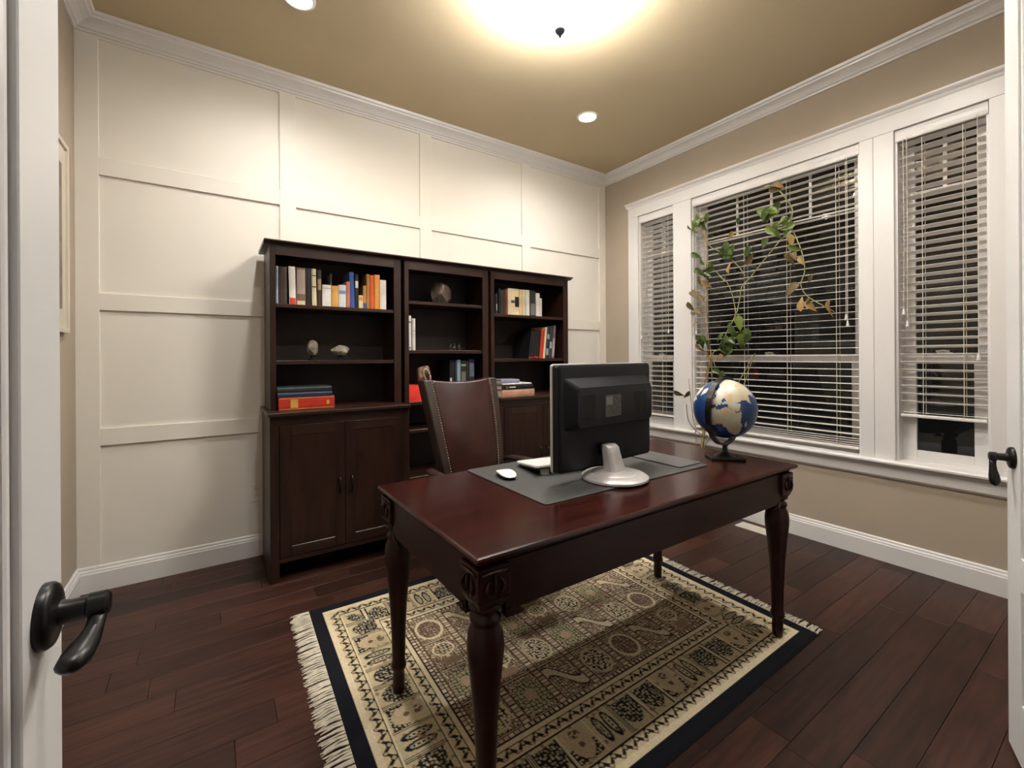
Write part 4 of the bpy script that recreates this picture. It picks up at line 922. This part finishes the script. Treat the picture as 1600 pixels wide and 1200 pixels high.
LV = [(-1.008, 2.289, 'd', .06), (-1.052, 2.278, 'g', .085), (-1.116, 2.307, 'g', .10), (-1.171, 2.318, 'g', .08), (-1.065, 2.047, 'd', .08), (-1.128, 1.996, 'd', .08), (-1.183, 1.910, 'd', .09), (-1.106, 1.832, 'b', .09), (-1.168, 1.798, 'y', .08), (-1.055, 1.735, 'b', .09), (-1.026, 1.634, 'b', .09), (-1.097, 1.594, 'b', .08), (-1.040, 1.580, 'b', .06), (-1.068, 1.499, 'b', .06), (-1.124, 1.348, 'd', .10), (-1.096, 1.297, 'y', .09), (-1.185, 1.232, 'y', .08), (-1.271, 1.225, 'y', .07), (-1.245, 1.113, 'd', .08), (-1.298, 1.312, 'g', .10), (-1.329, 1.262, 'd', .09), (-1.324, 1.335, 'd', .10), (-1.356, 1.432, 'd', .10), (-1.423, 1.476, 'g', .11), (-1.435, 1.386, 'g', .12), (-1.447, 1.343, 'g', .10), (-1.494, 1.389, 'd', .09), (-1.488, 1.354, 'd', .08), (-1.266, 1.374, 'd', .08), (-1.302, 2.038, 'd', .08), (-1.365, 2.025, 'g', .09), (-1.340, 1.994, 'd', .08), (-1.352, 1.906, 'y', .09), (-1.360, 2.142, 'y', .08), (-1.422, 2.235, 'd', .05), (-1.596, 2.242, 'g', .10), (-1.623, 2.223, 'd', .10), (-1.650, 2.250, 'g', .10), (-1.682, 2.263, 'd', .09), (-1.600, 2.024, 'd', .10), (-1.665, 2.105, 'g', .10), (-1.681, 2.118, 'g', .08), (-1.739, 2.148, 'g', .09), (-1.759, 2.110, 'g', .09), (-1.754, 2.062, 'd', .07), (-1.779, 2.007, 'y', .10), (-1.813, 1.951, 'g', .08), (-1.773, 1.889, 'b', .09), (-1.803, 1.905, 'b', .07), (-1.509, 1.938, 'b', .10), (-1.521, 1.994, 'd', .08), (-1.492, 1.988, 'd', .08), (-1.782, 1.680, 'b', .11), (-1.852, 1.858, 'y', .06), (-1.845, 1.576, 'y', .09), (-1.898, 1.555, 'y', .08), (-1.903, 1.733, 'b', .05), (-1.998, 1.530, 'y', .10), (-1.874, 1.584, 'b', .07), (-1.718, 2.403, 'y', .07), (-1.688, 2.384, 'b', .07), (-.922, .917, 'b', .08), (-.999, .916, 'b', .07), (-1.284, 1.077, 'g', .08), (-1.09, 2.33, 'g', .08), (-1.14, 2.27, 'd', .08), (-1.40, 1.40, 'd', .10), (-1.46, 1.30, 'd', .08), (-1.34, 2.05, 'd', .09), (-1.70, 2.07, 'd', .07), (-1.15, 1.88, 'd', .08), (-1.12, 1.70, 'b', .08), (-1.16, 1.32, 'd', .08)]
for ky, kz, kk in ((-1.10, 2.29, 'g'), (-1.33, 2.02, 'd'), (-1.63, 2.24, 'g'), (-1.72, 2.11, 'g'), (-1.40, 1.37, 'd'), (-1.31, 1.30, 'd'), (-1.13, 1.33, 'd'), (-1.15, 1.93, 'd')):
    rk = random.Random(int(-ky * 1000)); LV += [(ky + rk.uniform(-.05, .05), kz + rk.uniform(-.05, .05), kk, rk.uniform(.06, .09)) for _ in range(4)]
rs = random.Random(4)
for i, (y, z, k, s) in enumerate(LV):
    o = inst('leaf', rs.choice(lm[k]), pl); ang = rs.uniform(-1.3, 1.3) + (0 if rs.random() < .8 else PI)
    # leaf hangs: its length points downward in the window plane, face toward the room
    s = s * 1.12; R_ = Matrix.Rotation(rs.uniform(-.5, .5), 4, 'Z') @ Matrix.Rotation(ang, 4, 'X') @ Matrix(((0, 0, -1, 0), (-1, 0, 0, 0), (0, -1, 0, 0), (0, 0, 0, 1))) @ Matrix.Rotation(rs.uniform(-.9, .9), 4, 'Y')
    xx = -.11 if z < 1.0 else -.072 - rs.uniform(0, .03)
    dv = (R_ @ Vector((0, .5 * s, 0, 0))).to_3d()
    o.matrix_local = Matrix.Translation((xx + PX - dv.x, y + PY - dv.y, z - dv.z)) @ R_ @ Matrix.Diagonal((s, s, s, 1))

# ------------------------------------------------------------------ picture, outlet, floor vent
pc = thing('framed_picture', 'white framed picture with pale mat on the tan wall by the door', 'picture', (-W, -.62, 1.36))
wf, hf = .40, .90
mb = MB()
for a, b, c, d_ in ((-wf, -wf + .022, 0, hf), (wf - .022, wf, 0, hf), (-wf + .022, wf - .022, 0, .022), (-wf + .022, wf - .022, hf - .022, hf)): mb.box(.001, .024, a, b, c, d_)
mb.build('frame', mat('white_frame', (.62, .57, .47), .4, var=.05), pc, bevel=.002)
MB().box(.0005, .003, -wf - .004, wf + .004, -.004, hf + .004).build('backing', M_BLACKP, pc)
MB().box(.004, .014, -wf + .022, wf - .022, .022, hf - .022).build('mat_board', mat('pale_mat', (.60, .55, .44), .7, var=.04), pc)
MB().box(.014, .0155, -wf + .09, wf - .09, .11, hf - .11).build('print', mat('sepia_print', (.26, .20, .145), .5, var=.55, scale=3.5, stretch=(1, 1, 2.5)), pc)
ot = thing('wall_outlet', 'cream wall outlet plate on the panelled wall beside the cabinet', 'outlet', (-3.100, .0135, .392))
MB().box(-.035, .035, -.006, 0, -.057, .057).build('plate', M_CREAM, ot, bevel=.003)
for z in (-.02, .02):
    s_ = MB().box(-.016, .016, -.0075, -.006, z - .014, z + .014).build('socket', M_CREAM, ot, bevel=.003)
    mb = MB(); mb.box(-.008, -.006, -.0080, -.0075, z - .004, z + .006); mb.box(.006, .008, -.0080, -.0075, z - .004, z + .006); mb.build('slot', M_BLACKP, s_)
vt = thing('floor_vent', 'cream metal floor vent beside the window wall', 'vent', (-.142, -1.60, 0))
mb = MB(); mb.box(-.056, .056, -.155, .155, 0, .002)
mb.box(-.056, -.045, -.155, .155, .002, .006); mb.box(.045, .056, -.155, .155, .002, .006); mb.box(-.045, .045, -.155, -.143, .002, .006); mb.box(-.045, .045, .143, .155, .002, .006)
mb.build('frame', M_VENT, vt, bevel=.001)
fm = MB().box(-.045, .045, -.0042, .0042, .002, .0055).mesh('fin', M_VENT)
for k in range(22): inst('fin', fm, vt, (0, -.1365 + k * .013, 0))
